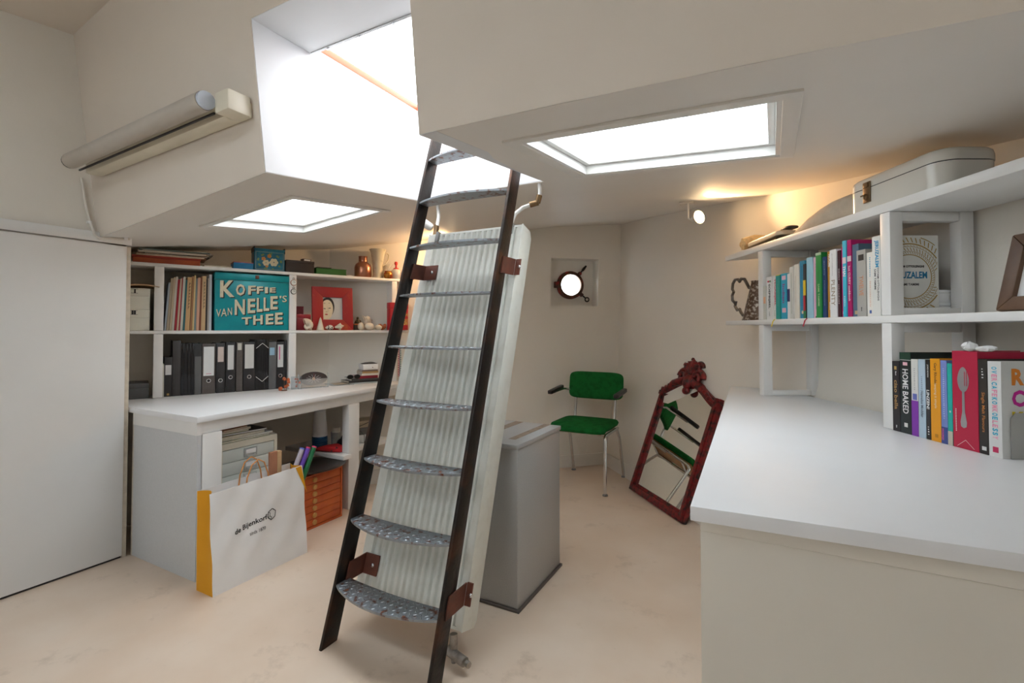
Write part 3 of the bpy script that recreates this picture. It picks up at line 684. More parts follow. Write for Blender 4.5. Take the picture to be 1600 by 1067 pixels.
RS = [ # s, top, colour, label, marks
 (.405, 1.374, (.62, .62, .56), 'low grey-cream book with a peach sticker beside the shelf post', [('b', (.80, .45, .28), .48, .68, .15, .9)]),
 (.462, 1.416, W_, 'white cookbook lettered SOEPBIJBEL in black', [('t', 'SOEPBIJBEL', K_, .54, .58, .020, .5, .03), ('b', (.6, .02, .06), .87, .91, .2, .5), ('b', (.1, .25, .1), .87, .91, .55, .8), ('p', K_, .08, .2, .5)]),
 (.513, 1.417, W_, 'white cookbook lettered VEGABIJBEL in crimson', [('t', 'VEGABIJBEL', (.65, .02, .10), .62, .62, .018, .5, .03), ('p', (.3, .4, .2), .08, .22, .4)]),
 (.554, 1.416, (.0, .29, .25), 'dark teal cookbook with a yellow ribbon', [('b', (.85, .72, .03), .985, 1.0, 0, 1), ('p', (.1, .5, .3), .3, .8, .5)]),
 (.598, 1.418, (.02, .38, .55), 'bright blue cookbook lettered Indian in plum', [('t', 'Indian', (.30, .03, .22), .56, .42, .020, .5, .02), ('b', (.85, .5, .6), .86, .95, .2, .9), ('b', (.85, .5, .6), .14, .24, .2, .9)]),
 (.632, 1.414, (.80, .79, .77), 'slim white book with a navy block on its spine', [('b', (.03, .03, .12), .38, .66, .0, .8)]),
 (.659, 1.439, (.70, .68, .62), 'pale cream recipe book left of the ivory one', [('p', (.25, .30, .2), .1, .9, .5)]),
 (.694, 1.447, (.76, .71, .62), 'ivory book right of the pale cream one', [('p', (.5, .4, .35), .3, .8, .3)]),
 (.730, 1.457, (.02, .26, .42), 'deep blue cookbook beside the TOFU book', [('p', (.01, .08, .16), .15, .92, .4), ('b', (.7, .6, .4), .08, .13, .3, .8)]),
 (.746, 1.440, (.02, .02, .025), 'black and yellow cookbook lettered TOFU', [('b', (.85, .58, .02), .42, .70, 0, 1), ('t', 'TOFU', K_, .56, .22, .010, .5, .04), ('b', (.55, .02, .03), .14, .415, 0, .75), ('b', (.02, .18, .06), 0, .135, 0, 1)]),
 (.788, 1.463, (.36, .62, .74), 'light blue cookbook beside the pink one', [('p', (.55, .45, .75), .3, .7, .5)]),
 (.815, 1.460, (.80, .47, .58), 'pink cookbook with faint violet lettering', [('p', (.45, .2, .5), .15, .9, .5), ('b', (.05, .03, .05), .0, .03, .4, .8)]),
 (.850, 1.473, (.01, .26, .05), 'grass-green cookbook lettered SAMI TAMIMI', [('t', 'SAMI TAMIMI', (.45, .6, .35), .35, .34, .011, .5), ('b', (.45, .62, .45), .96, 1., 0, 1), ('p', (.0, .12, .02), .55, .8, .5)]),
 (.876, 1.452, (.015, .05, .16), 'navy cookbook with pale blue lettering', [('p', (.35, .5, .65), .70, .95, .5), ('p', (.2, .3, .45), .2, .62, .5)]),
 (.900, 1.470, (.50, .25, .03), 'ochre cookbook lettered NOOMI in white', [('t', 'NOOMI', W_, .86, .19, .013, .5, .03), ('p', (.7, .5, .3), .4, .65, .5), ('p', W_, .12, .24, .5)]),
 (.939, 1.471, (.82, .82, .82), 'white cookbook lettered PLENTY', [('t', 'PLENTY', (.35, .28, .22), .36, .38, .022, .5), ('p', (.45, .42, .4), .62, .95, .4)]),
 (.955, 1.463, (.055, .012, .02), 'dark maroon cookbook with white print', [('p', W_, .56, .74, .5), ('p', (.6, .5, .5), .2, .5, .4)]),
 (.972, 1.475, (.55, .012, .16), 'slim crimson cookbook left of the THAI one', [('p', W_, .62, .82, .5), ('b', W_, .04, .08, .3, .7)]),
 (.992, 1.494, (.04, .52, .68), 'cyan cookbook lettered THAI', [('t', 'THAI', W_, .60, .14, .014, .5, .03), ('b', (.75, .65, .65), .70, .78, 0, 1), ('p', W_, .14, .28, .5)]),
 (1.013, 1.493, (.50, .01, .15), 'magenta cookbook lettered hot CURRY cookbook', [('b', (.75, .62, .62), .72, .79, 0, 1), ('t', 'hot CURRY cookbook', W_, .43, .46, .010, .5, .02)]),
 (1.045, 1.473, (.09, .16, .24), 'plain slate blue hardback', [('b', (.5, .38, .2), .03, .08, .3, .8)]),
 (1.089, 1.446, (.42, .41, .38), 'silver-grey cookbook lettered TWELVE', [('t', 'TWELVE', (.62, .26, .12), .46, .30, .020, .5), ('b', (.03, .03, .03), .84, .93, .2, .8), ('p', (.1, .1, .1), .08, .14, .5)]),
 (1.119, 1.432, (.82, .79, .73), 'cream cookbook with blue and peach lettering', [('p', (.1, .35, .5), .62, .94, .5), ('p', (.8, .5, .35), .15, .56, .5), ('b', (.08, .15, .4), .04, .09, .35, .65)]),
]
# starts follow the spine edges read along the shelf front
starts = [.4065, .432, .480, .519, .556, .599, .632, .659, .694, .730, .7475, .788, .815, .850, .875, .900, .9385, .9555, .9725, .992, 1.0135, 1.0455, 1.089]
nexts = starts[1:] + [1.1195]
for i, ((_, ztop, col, lab, marks), s0, s1) in enumerate(zip(RS, starts, nexts)):
    book('cookbook', lab, Rp(s0+.0004, .002+.004*((i*7) % 3), 1.2125), RR, s1-s0-.0009, ztop-1.2125, .17+.006*((i*5) % 4), col, marks, 'cookbooks on the right wall shelf')
jb = book('cookbook', 'white cookbook lettered JERUZALEM with a gold ringed cover', Rp(1.1203, .002, 1.2125), RR, .0355, .268, .195, (.78, .78, .74),
          [('t', 'JERUZALEM', (.02, .32, .58), .78, .34, .020, .55, .03), ('t', 'YOTAM OTTOLENGHI', K_, .40, .42, .008, .72, .02), ('t', 'SAMI TAMIMI', K_, .46, .26, .008, .35, .02)], 'cookbooks on the right wall shelf')
GOLD = cmat((.42, .27, .07))
def cover_ring(r0, r1, n_=64, cy=.097, cz=.130):
    m = MB(); vs = []; ok = []
    for i in range(n_+1):
        a = 2*math.pi*i/n_
        for r in (r0, r1): vs.append((.0361, cy+r*math.cos(a), cz+r*math.sin(a)))
    def inside(v): return .004 < v[1] < .191 and .004 < v[2] < .264
    fs = [(2*i, 2*i+1, 2*i+3, 2*i+2) for i in range(n_) if all(inside(vs[j]) for j in (2*i, 2*i+1, 2*i+3, 2*i+2))]
    m.add(vs, fs); return m
for r0, r1 in ((.072, .075), (.084, .0855), (.100, .1015), (.108, .112), (.134, .137)): cover_ring(r0, r1).obj('gold_ring', GOLD, jb, smooth=0)
m = MB()
for rr, n_, l in ((.080, 64, .006), (.092, 56, .010), (.104, 60, .003), (.123, 52, .016)):
    for i in range(n_):
        a = 2*math.pi*i/n_; a2 = a+.06
        p = [(rr-l/2, a), (rr+l/2, a2), (rr+l/2, a2+.03), (rr-l/2, a+.03)]
        v = [(.0361, .097+r*math.cos(b_), .130+r*math.sin(b_)) for r, b_ in p]
        if all(.004 < q_[1] < .191 and .004 < q_[2] < .264 for q_ in v): m.add(v, [(0, 1, 2, 3)])
m.obj('gold_ornament', GOLD, jb, smooth=0)
text('JERUZALEM', jb, (.0357, .097, .132), (0, 1, 0), (0, 0, 1), .118, .030, cmat((.01, .20, .42)), bold=.03)
text('YOTAM OTTOLENGHI', jb, (.0357, .097, .164), (0, 1, 0), (0, 0, 1), .098, .008, PRINTK, bold=.03)
text('SAMI TAMIMI', jb, (.0357, .097, .104), (0, 1, 0), (0, 0, 1), .062, .008, PRINTK, bold=.03)
# ribbon markers hanging over the shelf edge
for s, c, lab in ((.50, (.80, .60, .02), 'yellow ribbon bookmark hanging over the shelf edge'), (.745, (.50, .02, .05), 'red ribbon bookmark hanging over the shelf edge')):
    t = thing('ribbon_marker', lab, 'ribbon', Rp(s, 0, 1.2125), RR)
    MB().add([(.03, .002, .0006), (.03, -.003, .0006), (.012, -.004, -.001), (0, -.005, -.010), (-.012, -.005, -.034), (-.005, -.005, -.036), (.008, -.004, -.010), (.016, .002, .0006)], [(0, 1, 2, 7), (2, 3, 6, 7), (3, 4, 5, 6)]).obj('ribbon', cmat(c), t)

DB = [ # s0, s1, height, colour, label, marks
 (1.200, 1.230, .222, (.018, .016, .02), 'black cookbook lettered ciao bella in gold', [('t', 'ciao bella', (.45, .27, .10), .52, .42, .014, .5, .02), ('p', (.6, .6, .6), .80, .86, .5), ('b', (.5, .33, .1), .88, .93, .3, .6), ('p', (.6, .6, .6), .05, .08, .5)]),
 (1.231, 1.273, .252, (.012, .022, .022), 'black-green cookbook lettered HOME BAKED', [('t', 'HOME BAKED', W_, .52, .55, .022, .5, .015), ('b', (.01, .05, .03), .91, 1., 0, 1), ('b', W_, .905, .91, 0, 1), ('b', (.85, .5, .55), .84, .88, .3, .7), ('b', W_, .08, .13, .35, .65)]),
 (1.274, 1.299, .233, (.72, .70, .66), 'white and purple cookbook lettered JAMIE OLIVER', [('b', (.24, .04, .42), 0, .46, 0, 1), ('t', 'JAMIE OLIVER', W_, .235, .36, .012, .5, .02), ('b', (.15, .18, .5), .47, .55, .2, .8), ('p', (.4, .4, .4), .6, .9, .5)]),
 (1.300, 1.325, .234, (.46, .58, .68), 'pale blue cookbook lettered Hemelse Modder', [('t', 'Hemelse Modder', (.12, .16, .22), .43, .34, .010, .5), ('p', (.3, .36, .45), .62, .80, .5)]),
 (1.326, 1.341, .235, (.02, .018, .02), 'slim black cookbook lettered LINZEN!', [('t', 'LINZEN!', W_, .50, .24, .010, .5, .03), ('t', 'JOKE BOON', W_, .86, .16, .006, .5, .02), ('p', W_, .06, .18, .5)]),
 (1.342, 1.375, .239, (.86, .36, .01), 'orange cookbook lettered Gary Rhodes', [('t', 'Gary Rhodes', (.16, .06, .02), .82, .26, .012, .5, .015), ('t', 'keeping it simple', (.85, .72, .5), .55, .30, .010, .5), ('b', (.6, .25, .01), .05, .09, .4, .7)]),
 (1.376, 1.396, .236, (.20, .27, .60), 'periwinkle cookbook with a pink pepper on its spine', [('p', (.5, .55, .8), .30, .92, .5), ('b', (.05, .08, .28), 0, .2, 0, 1), ('b', (.85, .2, .5), .04, .18, .1, .4)]),
 (1.397, 1.412, .229, (.01, .42, .36), 'slim turquoise cookbook with a beige foot', [('b', (.55, .50, .42), 0, .17, 0, 1), ('p', (.05, .05, .05), .05, .14, .5), ('b', W_, .40, .42, .4, .65)]),
 (1.413, 1.487, .265, (.50, .012, .055), 'thick crimson cookbook with a silver spoon on its spine', []),
 (1.488, 1.512, .247, (.025, .022, .02), 'black book lettered Single Malt Flavours', [('t', 'Single Malt Flavours', (.62, .25, .06), .44, .42, .011, .5, .01), ('p', W_, .80, .92, .5), ('b', W_, .04, .08, .3, .8)]),
]
for s0, s1, h_, col, lab, marks in DB:
    o = book('cookbook', lab, Rp(s0, .001, .8425), RR, s1-s0-.0006, h_, .19, col, marks, 'cookbooks on the right desk')
    if 'spoon' in lab:
        SIL = mat('printed_silver', (.42, .42, .44), .35, .6, var=.05)
        w_ = .0734; cx2 = w_*.44
        out = []
        for i in range(33):
            a = 2*math.pi*i/32
            out.append((cx2+.017*math.cos(a)*(1-.18*max(0, math.sin(a))), .188+.034*math.sin(a)))
        m = MB().add([(x, -.0008, z) for x, z in out[:-1]], [tuple(range(32))])
        m.add([(cx2-.0035, -.0008, .160), (cx2+.0035, -.0008, .160), (cx2+.004, -.0008, .10), (cx2+.0095, -.0008, .072), (cx2+.008, -.0008, .060), (cx2, -.0008, .056), (cx2-.008, -.0008, .060), (cx2-.0095, -.0008, .072), (cx2-.004, -.0008, .10)], [tuple(range(9))])
        m.obj('printed_spoon', SIL, o, smooth=0)
        m = MB()
        for dx in (.004, .010): m.add([(cx2+dx, -.0014, .172), (cx2+dx+.002, -.0014, .170), (cx2+dx+.002, -.0014, .208), (cx2+dx, -.0014, .212)], [(0, 1, 2, 3)])
        m.obj('fork_tines', cmat((.50, .012, .055)), o, smooth=0)
        m = MB()
        for a, b_ in (((.012, .004), (w_/2, .024)), ((w_/2, .024), (w_-.012, .004))):
            m.add([(a[0], -.0008, a[1]), (b_[0], -.0008, b_[1]), (b_[0], -.0008, b_[1]+.0012), (a[0], -.0008, a[1]+.0012)], [(0, 1, 2, 3)])
        for i in range(14): m.box(.0085, .0105, -.0008, 0, .045+.0045*i, .0475+.0045*i)
        m.obj('spine_print', PRINTW, o, smooth=0)
rk = book('cookbook', 'white cookbook with big coloured letters on its cover', Rp(1.5135, .001, .8425), RR, .034, .243, .20, (.72, .72, .70), [], 'cookbooks on the right desk')
PAL = [(.80, .25, .02), (.60, .02, .08), (.60, .01, .30), (.02, .36, .62), (.85, .65, .01), (.01, .30, .06)]
for i, (chs, cols) in enumerate((('RI', (0, 1)), ('CA', (2, 3)), ('KO', (4, 5)))):
    for j, c_ in enumerate(chs):
        text(c_, rk, (.0341, .042+.052*j, .205-.054*i), (0, 1, 0), (0, 0, 1), .010 if c_ == 'I' else .032, .042, cmat(PAL[cols[j]]), name='cover_letter', bold=.04)
for i, c_ in enumerate('OVERCAFEKOMKOELESSY'):
    text(c_, rk, (.017, 0, .226-.0098*i), (0, 0, -1), (1, 0, 0), .0075, .014, cmat([(.02, .42, .60), (.85, .30, .45)][(i//2) % 2]), name='spine_letter', bold=.03)
MB().box(.010, .024, -.0007, 0, .012, .026).obj('publisher_mark', cmat((.55, .02, .10)), rk, smooth=0)
be = thing('bookend', 'grey metal bookend against the coloured-letter cookbook on the right desk', 'bookend', Rp(1.5495, .02, .8425), RR)
MB().prism([(0, 0), (.13, 0), (.13, .10), (.12, .115), (.012, .115), (0, .102)], 'x', 0, .0015).obj('upright_plate', mat('bookend_grey', (.48, .48, .46), .4, .4, var=.03), be)
MB().box(-.034, 0, .002, .12, -.0004, .0).obj('foot_plate', MATS['bookend_grey'], be)
ts = thing('tissue', 'crumpled clear and white tissue lying on top of the crimson spoon book', 'tissue', Rp(1.435, .03, 1.108), RR)
rng = random.Random(3); m = MB()
m.ball((.0, .0, .012), .016, .018, .013, 10, 6).ball((.035, .012, .007), .024, .022, .008, 10, 6)
for v in m.v: v += Vector((rng.uniform(-.002, .002), rng.uniform(-.002, .002), rng.uniform(-.002, .002) if v.z > .002 else 0))
m.obj('crumple', PAPER, ts, smooth=0)

# ------------------------------------------------------------------ other things on the right shelves
PIT = mat('embossed_iron', (.13, .085, .06), .4, .75, scale=70, col2=(.42, .37, .32), mix=(.52, .60), bump=.6, bscale=110)
pt = thing('pitcher', 'embossed dark metal pitcher with a scrolled openwork handle', 'pitcher', Rp(.178, .10, 1.2125), RR)
MB().lathe([(0, 0), (.082, 0), (.084, .004), (.079, .012), (.070, .06), (.056, .12), (.042, .18), (.036, .205), (.039, .212), (.034, .212), (.030, .20), (0, .19)], 28).obj('body', PIT, pt)
pts = [(-.036, .188), (-.060, .180), (-.072, .205), (-.085, .232), (-.105, .236), (-.118, .222), (-.130, .236), (-.155, .238), (-.175, .218), (-.180, .185), (-.168, .170), (-.182, .150), (-.180, .120), (-.160, .105), (-.150, .112), (-.158, .085), (-.140, .062), (-.120, .066), (-.112, .050), (-.095, .030), (-.074, .028)]
MB().tube([(x*1.45+.018, -.03*min(1,-x/.1), z) for x, z in pts], .0085, 8).obj('handle', mat('polished_pewter', (.20, .19, .18), .3, .9, var=.3, scale=40), pt)
for i in range(2):
    o = thing('card_box', ['white card box on the shelf beside the JERUZALEM book, lower of two', 'white card box on the shelf beside the JERUZALEM book, upper of two'][i], 'box', Rp(.985, .202, 1.2125+.0435*i), RR, 'white card boxes')
    MB().box(0, .165, 0, .073, 0, .032).obj('tray', PAPER, o, bevel=.001); MB().box(-.001, .166, -.001, .0742, .0325, .043).obj('lid', PAPER, o, bevel=.001)
    MB().box(.1662, .1668, .056, .068, .012, .024).obj('corner_mark', PRINTK, o)
WOOD = mat('dark_stained_wood', (.085, .038, .018), .5, scale=9, col2=(.15, .075, .035), mix=(.4, .65), bump=.15, bscale=40, detail=9)
wf = thing('picture_frame', 'brown wooden picture frame leaning at the right end of the shelf', 'frame', Rp(1.500, .055, 1.2125), RR, rx=0)
wf.rotation_euler = (R(-14), 0, RR)
def frame4(m_, root, w_, h_, b_, d_, names=('stile', 'rail')):
    T0 = [[(0, 0), (b_, b_), (b_, h_-b_), (0, h_)], [(w_, 0), (w_, h_), (w_-b_, h_-b_), (w_-b_, b_)], [(0, 0), (w_, 0), (w_-b_, b_), (b_, b_)], [(0, h_), (b_, h_-b_), (w_-b_, h_-b_), (w_, h_)]]
    for i, p in enumerate(T0): MB().prism(p, 'y', -d_, 0).obj(names[i//2], m_, root, bevel=min(.003, b_*.1))
frame4(WOOD, wf, .24, .205, .036, .018); MB().box(.03, .21, -.006, -.002, .03, .17).obj('picture', PAPER, wf, smooth=0)
# enamel bread bin
ENAM = mat('cream_enamel', (.70, .68, .62), .18, var=.015, scale=8)
bb = thing('bread_bin', 'cream enamel bread bin with brass latch on the top right shelf', 'bin', Rp(.968, .020, 1.5825), RR)
def rrect(w_, d_, r, n_=8):
    p = []
    for cx2, cy2, a0 in ((w_-r, r, -90), (w_-r, d_-r, 0), (r, d_-r, 90), (r, r, 180)):
        for i in range(n_+1): a = R(a0+90*i/n_); p.append((cx2+r*math.cos(a), cy2+r*math.sin(a)))
    return p
MB().prism(rrect(.405, .185, .055), 'z', 0, .078).obj('body', ENAM, bb)
m = MB(); lv = []; P_ = rrect(.407, .187, .056)
for z, k in ((.081, 1.), (.100, 1.), (.112, .97), (.118, .90), (.120, .80)):
    lv.append([(.2035+(x-.2035)*(1-(1-k)*.45), .0935+(y-.0935)*(1-(1-k)), z) for x, y in P_])
n_ = len(P_); vs = [p for l in lv for p in l]
m.add(vs, [tuple(range(n_-1, -1, -1)), tuple((len(lv)-1)*n_+i for i in range(n_))] + [(j*n_+i, j*n_+(i+1) % n_, (j+1)*n_+(i+1) % n_, (j+1)*n_+i) for j in range(len(lv)-1) for i in range(n_)])
m.obj('lid', ENAM, bb); MB().prism(rrect(.400, .182, .054), 'z', .078, .081, Matrix.Translation((.0025, .0015, 0))).obj('seam', BLACK, bb)
la = MB().box(.095, .128, -.005, .0, .028, .100).obj('latch', BRASS, bb, bevel=.001)
MB().box(.100, .123, -.009, -.005, .080, .096).obj('hasp', BRASS, la, bevel=.001); MB().tube([(.090, -.008, .055), (.112, -.009, .055)], .003, 8).obj('pin', BRASS, la)
m = MB().tube([(.112+.008*math.cos(a), -.008, .047+.008*math.sin(a)) for a in [2*math.pi*i/12 for i in range(13)]], .002, 6); m.obj('ring', BRASS, la)
for x in (.10, .25): MB().ball((x, .14, .1185), .006, .006, .004, 8, 5).obj('hinge_rivet', IRON, bb)
# canvas bag, board and cushion on the top right shelf
CANV = mat('beige_canvas', (.60, .53, .43), .9, var=.06, scale=40, bump=.5, bscale=30)
def lump(profile, name, m_, root, n_=18):
    """loft of flattened rings along x: (x, y0, y1, ztop)"""
    m = MB(); vs = []
    for (x, y0, y1, zt_) in profile:
        for i in range(n_):
            a = 2*math.pi*i/n_; c, s_ = math.cos(a), math.sin(a)
            vs.append((x, (y0+y1)/2+(y1-y0)/2*math.copysign(abs(c)**.7, c), max(0, zt_/2+zt_/2*math.copysign(abs(s_)**.7, s_))))
    k = len(profile)
    m.add(vs, [tuple(range(n_-1, -1, -1)), tuple((k-1)*n_+i for i in range(n_))] + [(j*n_+i, j*n_+(i+1) % n_, (j+1)*n_+(i+1) % n_, (j+1)*n_+i) for j in range(k-1) for i in range(n_)])
    return m.obj(name, m_, root, smooth=70)
cv = thing('canvas_bag', 'slumped beige canvas bag beside the enamel bread bin', 'bag', Rp(.565, .03, 1.5825), RR)
lump([(-.055, .06, .14, .02), (0, .03, .18, .035), (.06, .02, .19, .05), (.13, .01, .20, .075), (.20, .01, .205, .095), (.27, .01, .205, .108), (.34, .02, .20, .112), (.385, .04, .18, .095), (.40, .07, .15, .06)], 'body', CANV, cv)
MB().box(.395, .402, .08, .14, .02, .05).obj('label_tab', PAPER, cv)
pd = thing('board', 'pale rounded board lying flat on the far end of the top right shelf', 'board', Rp(.185, .03, 1.600), RR)
MB().prism(rrect(.315, .16, .03), 'z', .0, .022, Matrix.Rotation(R(-2.0), 4, 'Y')).obj('panel', mat('cream_board', (.72, .62, .47), .4, var=.03), pd, bevel=.004)
bk_ = thing('dark_cloth', 'folded black cloth under the pale board on the top right shelf', 'cloth', Rp(.18, .045, 1.5825), RR)
lump([(0, 0, .15, .010), (.10, -.01, .16, .0165), (.25, -.02, .16, .016), (.32, -.03, .14, .016)], 'fold', mat('black_cloth', (.02, .018, .018), .9, var=.2), bk_)
fu = thing('sheepskin_roll', 'rolled cream sheepskin at the far end of the top right shelf', 'fleece', Rp(.10, .03, 1.5825), RR)
FLE = mat('cream_fleece', (.66, .50, .28), .95, var=.15, scale=60, bump=1., bscale=90)
m = MB(); m.tube([(.045, .0, .045), (.045, .06, .05), (.045, .14, .048), (.045, .17, .045)], [.030, .042, .042, .030], 16)
rng = random.Random(5)
for v in m.v: v += Vector((rng.uniform(-.004, .004), rng.uniform(-.004, .004), rng.uniform(-.004, .004)))
m.obj('fleece', FLE, fu)
ey = thing('eyeglass_case', 'small black rounded case lying on the pale board', 'case', Rp(.43, .07, 1.6375), RR)
lump([(0, .01, .04, .006), (.015, 0, .05, .016), (.06, 0, .05, .018), (.085, .005, .045, .014), (.095, .015, .035, .006)], 'shell', BLACK, ey)
# ------------------------------------------------------------------ left: top shelf
ZT, ZM, ZD = 1.5545, 1.1565, .7605
def Lt(name, lab, cat, s, t, z, group=None, rz=0.): return thing(name, lab, cat, Lp(s, t, z), RL+rz, group)
o = Lt('portfolio_box', 'flat orange-red portfolio box at the left end of the top shelf', 'box', .018, .015, ZT)
REDO = mat('orange_red_card', (.42, .085, .025), .6, scale=9, col2=(.30, .05, .02), mix=(.4, .7))
MB().box(0, .33, 0, .225, 0, .030).obj('tray', REDO, o, bevel=.002); MB().box(-.003, .333, -.003, .228, .0305, .043).obj('lid', mat('dark_red_card', (.30, .035, .02), .6, var=.1), o, bevel=.002)
zz = ZT+.0435
for i, (dx, w_, d_, h_, c, rz, lab) in enumerate(((.02, .35, .21, .010, (.62, .42, .27), -2, 'tan card folder lying on the orange-red portfolio box'), (.06, .33, .20, .007, (.055, .045, .04), 3, 'black folder in the paper pile on the top left shelf'),
        (.03, .35, .20, .010, (.70, .60, .48), -4, 'thick cream folder in the paper pile on the top left shelf'), (.05, .36, .19, .006, (.45, .40, .34), 1, 'grey-brown folder near the top of the paper pile'), (.035, .355, .19, .004, (.20, .34, .36), -3, 'teal-grey folder on top of the paper pile'))):
    o = Lt('folder', lab, 'folder', .01+dx, .02, zz, 'folders piled on the top left shelf', R(rz))
    MB().box(0, w_, 0, d_, 0, h_*.2).obj('back_cover', cmat(c), o); MB().box(.004, w_-.012, .004, d_-.004, h_*.2, h_*.8).obj('papers', PAGES, o); MB().box(0, w_-.004, 0, d_, h_*.8, h_).obj('front_cover', cmat(c), o)
    zz += h_+.0006
o = Lt('notebook', 'thin beige notebook lying flat beside the blue box', 'book', .368, .02, ZT); MB().box(0, .152, 0, .15, 0, .002).box(0, .152, 0, .15, .010, .012).obj('cover', cmat((.52, .42, .27)), o); MB().box(.002, .150, .002, .148, .0021, .0099).obj('pages', PAGES, o)
o = Lt('card_box', 'small bright blue box with a red lid edge on the top left shelf', 'box', .529, .015, ZT); MB().box(0, .113, 0, .12, 0, .040).obj('body', cmat((.01, .20, .42)), o, bevel=.001); MB().box(-.001, .114, -.001, .121, .0402, .044).obj('lid', cmat((.45, .03, .06)), o)
o = Lt('tin_box', 'blue tin box painted with cream roses on the top left shelf', 'tin', .648, .02, ZT)
TINB = mat('painted_blue_tin', (.012, .12, .20), .35, .2, scale=20, col2=(.02, .20, .30), mix=(.4, .7))
MB().box(0, .186, 0, .105, 0, .134).obj('body', TINB, o, bevel=.003); MB().box(-.002, .188, -.002, .107, .1345, .146).obj('lid', TINB, o, bevel=.003)
for x in (-.004, .182): MB().prism([(0, .12), (.09, .12), (.09, .150), (.0, .156)], 'x', x, x+.006).obj('side_flange', mat('dark_tin', (.02, .04, .05), .4, .4), o)
def petals(cx2, cz2, r, n_, m, y=-.0008, k=.45):
    for i in range(n_):
        a = 2*math.pi*i/n_; px, pz = cx2+r*.55*math.cos(a), cz2+r*.55*math.sin(a)
        m.add([(px+r*k*math.cos(b_), y, pz+r*k*math.sin(b_)) for b_ in [2*math.pi*j/8 for j in range(8)]], [tuple(range(8))])
    return m
petals(.118, .058, .028, 6, petals(.070, .052, .022, 6, MB())).obj('painted_rose', cmat((.72, .66, .45)), o, smooth=0)
petals(.055, .078, .014, 5, petals(.090, .098, .014, 5, petals(.075, .030, .010, 5, MB()))).obj('painted_orange_flower', cmat((.60, .25, .04)), o, smooth=0)
m = MB()
for i in range(16):
    a = R(i*41); x, z = .092+.062*math.cos(a), .062+.044*math.sin(a)
    m.add([(x, -.0006, z), (x+.010*math.cos(a+.6), -.0006, z+.010*math.sin(a+.6)), (x+.018*math.cos(a), -.0006, z+.016*math.sin(a)), (x+.010*math.cos(a-.6), -.0006, z+.010*math.sin(a-.6))], [(0, 1, 2, 3)])
m.obj('painted_leaves', cmat((.18, .26, .06)), o, smooth=0)
m = MB()
for x0, x1, z0, z1 in ((.008, .178, .008, .010), (.008, .178, .122, .124), (.008, .010, .01, .122), (.176, .178, .01, .122)): m.box(x0, x1, -.0006, 0, z0, z1)
m.obj('painted_border', cmat((.35, .40, .30)), o, smooth=0)
o = Lt('box', 'plain dark brown box on the top left shelf', 'box', .842, .015, ZT); DKB = cmat((.035, .024, .02), .6)
MB().box(0, .184, 0, .13, 0, .066).obj('body', DKB, o, bevel=.002); MB().box(-.001, .185, -.001, .131, .0665, .084).obj('lid', DKB, o, bevel=.002)
o = Lt('cassette', 'small dark cassette on the brown box', 'cassette', .955, .03, ZT+.0845, rz=R(12)); MB().box(0, .06, 0, .04, 0, .018).obj('shell', cmat((.07, .03, .025)), o, bevel=.002); MB().box(.008, .052, -.0006, 0, .004, .014).obj('label_strip', cmat(W_), o)
o = Lt('storage_book', 'thick green cloth-bound book lying on the top left shelf', 'book', 1.038, .01, ZT)
MB().box(0, .215, 0, .15, 0, .004).box(0, .215, 0, .15, .040, .044).box(0, .004, 0, .15, .004, .04).obj('cover', cmat((.012, .10, .008)), o, bevel=.001); MB().box(.0042, .213, .003, .147, .0042, .0398).obj('pages', cmat((.03, .13, .02)), o)
o = Lt('notepad', 'dark notepad on the green book', 'notepad', 1.05, .03, ZT+.0445); MB().box(0, .10, 0, .09, 0, .007).obj('cover', cmat((.06, .04, .03)), o); MB().box(.002, .098, .002, .088, .007, .009).obj('top_sheet', cmat((.35, .28, .3)), o)
o = Lt('paper_scrap', 'crumpled white paper between the green book and the copper bottle', 'paper', 1.262, .03, ZT); lump([(0, .0, .05, .003), (.02, -.005, .06, .010), (.045, 0, .05, .006), (.06, .01, .04, .002)], 'sheet', PAPER, o, 10)
COPP = mat('hammered_copper', (.45, .20, .12), .28, .9, scale=14, col2=(.34, .12, .07), mix=(.4, .7), bump=.25, bscale=50)
o = Lt('copper_bottle', 'squat copper bottle vase on the top left shelf', 'vase', 1.396, .065, ZT)
MB().lathe([(0, 0), (.058, 0), (.063, .01), (.063, .075), (.056, .098), (.040, .112), (.032, .120), (.032, .155), (.034, .160), (.028, .160), (.026, .12), (0, .11)], 28).obj('body', COPP, o)
o = Lt('jug', 'tall cream porcelain jug with a flared rim on the top left shelf', 'jug', 1.512, .065, ZT)
CER = mat('cream_porcelain', (.62, .56, .42), .3, scale=25, col2=(.42, .38, .26), mix=(.55, .75), bump=.3, bscale=40)
MB().lathe([(0, 0), (.038, 0), (.040, .01), (.034, .03), (.036, .055), (.040, .07), (.036, .09), (.040, .12), (.046, .16), (.054, .20), (.064, .225), (.060, .225), (.044, .18), (0, .10)], 28, sx=1.0).obj('body', CER, o)
MB().tube([(.042, 0, .19), (.075, 0, .205), (.092, 0, .19), (.085, 0, .15), (.062, 0, .115), (.040, 0, .10)], .0055, 8).obj('handle', CER, o)
o = Lt('pot', 'small gilt pot with red flowers in front of the cream jug', 'pot', 1.578, .02, ZT)
MB().lathe([(0, 0), (.026, 0), (.034, .018), (.033, .04), (.026, .052), (.028, .058), (.024, .058), (0, .05)], 20).obj('body', mat('gilt_lacquer', (.50, .22, .03), .25, .6, scale=30, col2=(.35, .03, .02), mix=(.5, .6)), o)
m = MB()
for a in (-40, 10, 60): m.tube([(0, 0, .05), (.02*math.sin(R(a)), 0, .09), (.045*math.sin(R(a)), .0, .115)], .0018, 6)
m.obj('wire', CHROME, o)
o = Lt('teapot', 'pale grey teapot with a red lid half hidden by the ladder', 'teapot', 1.655, .045, ZT)
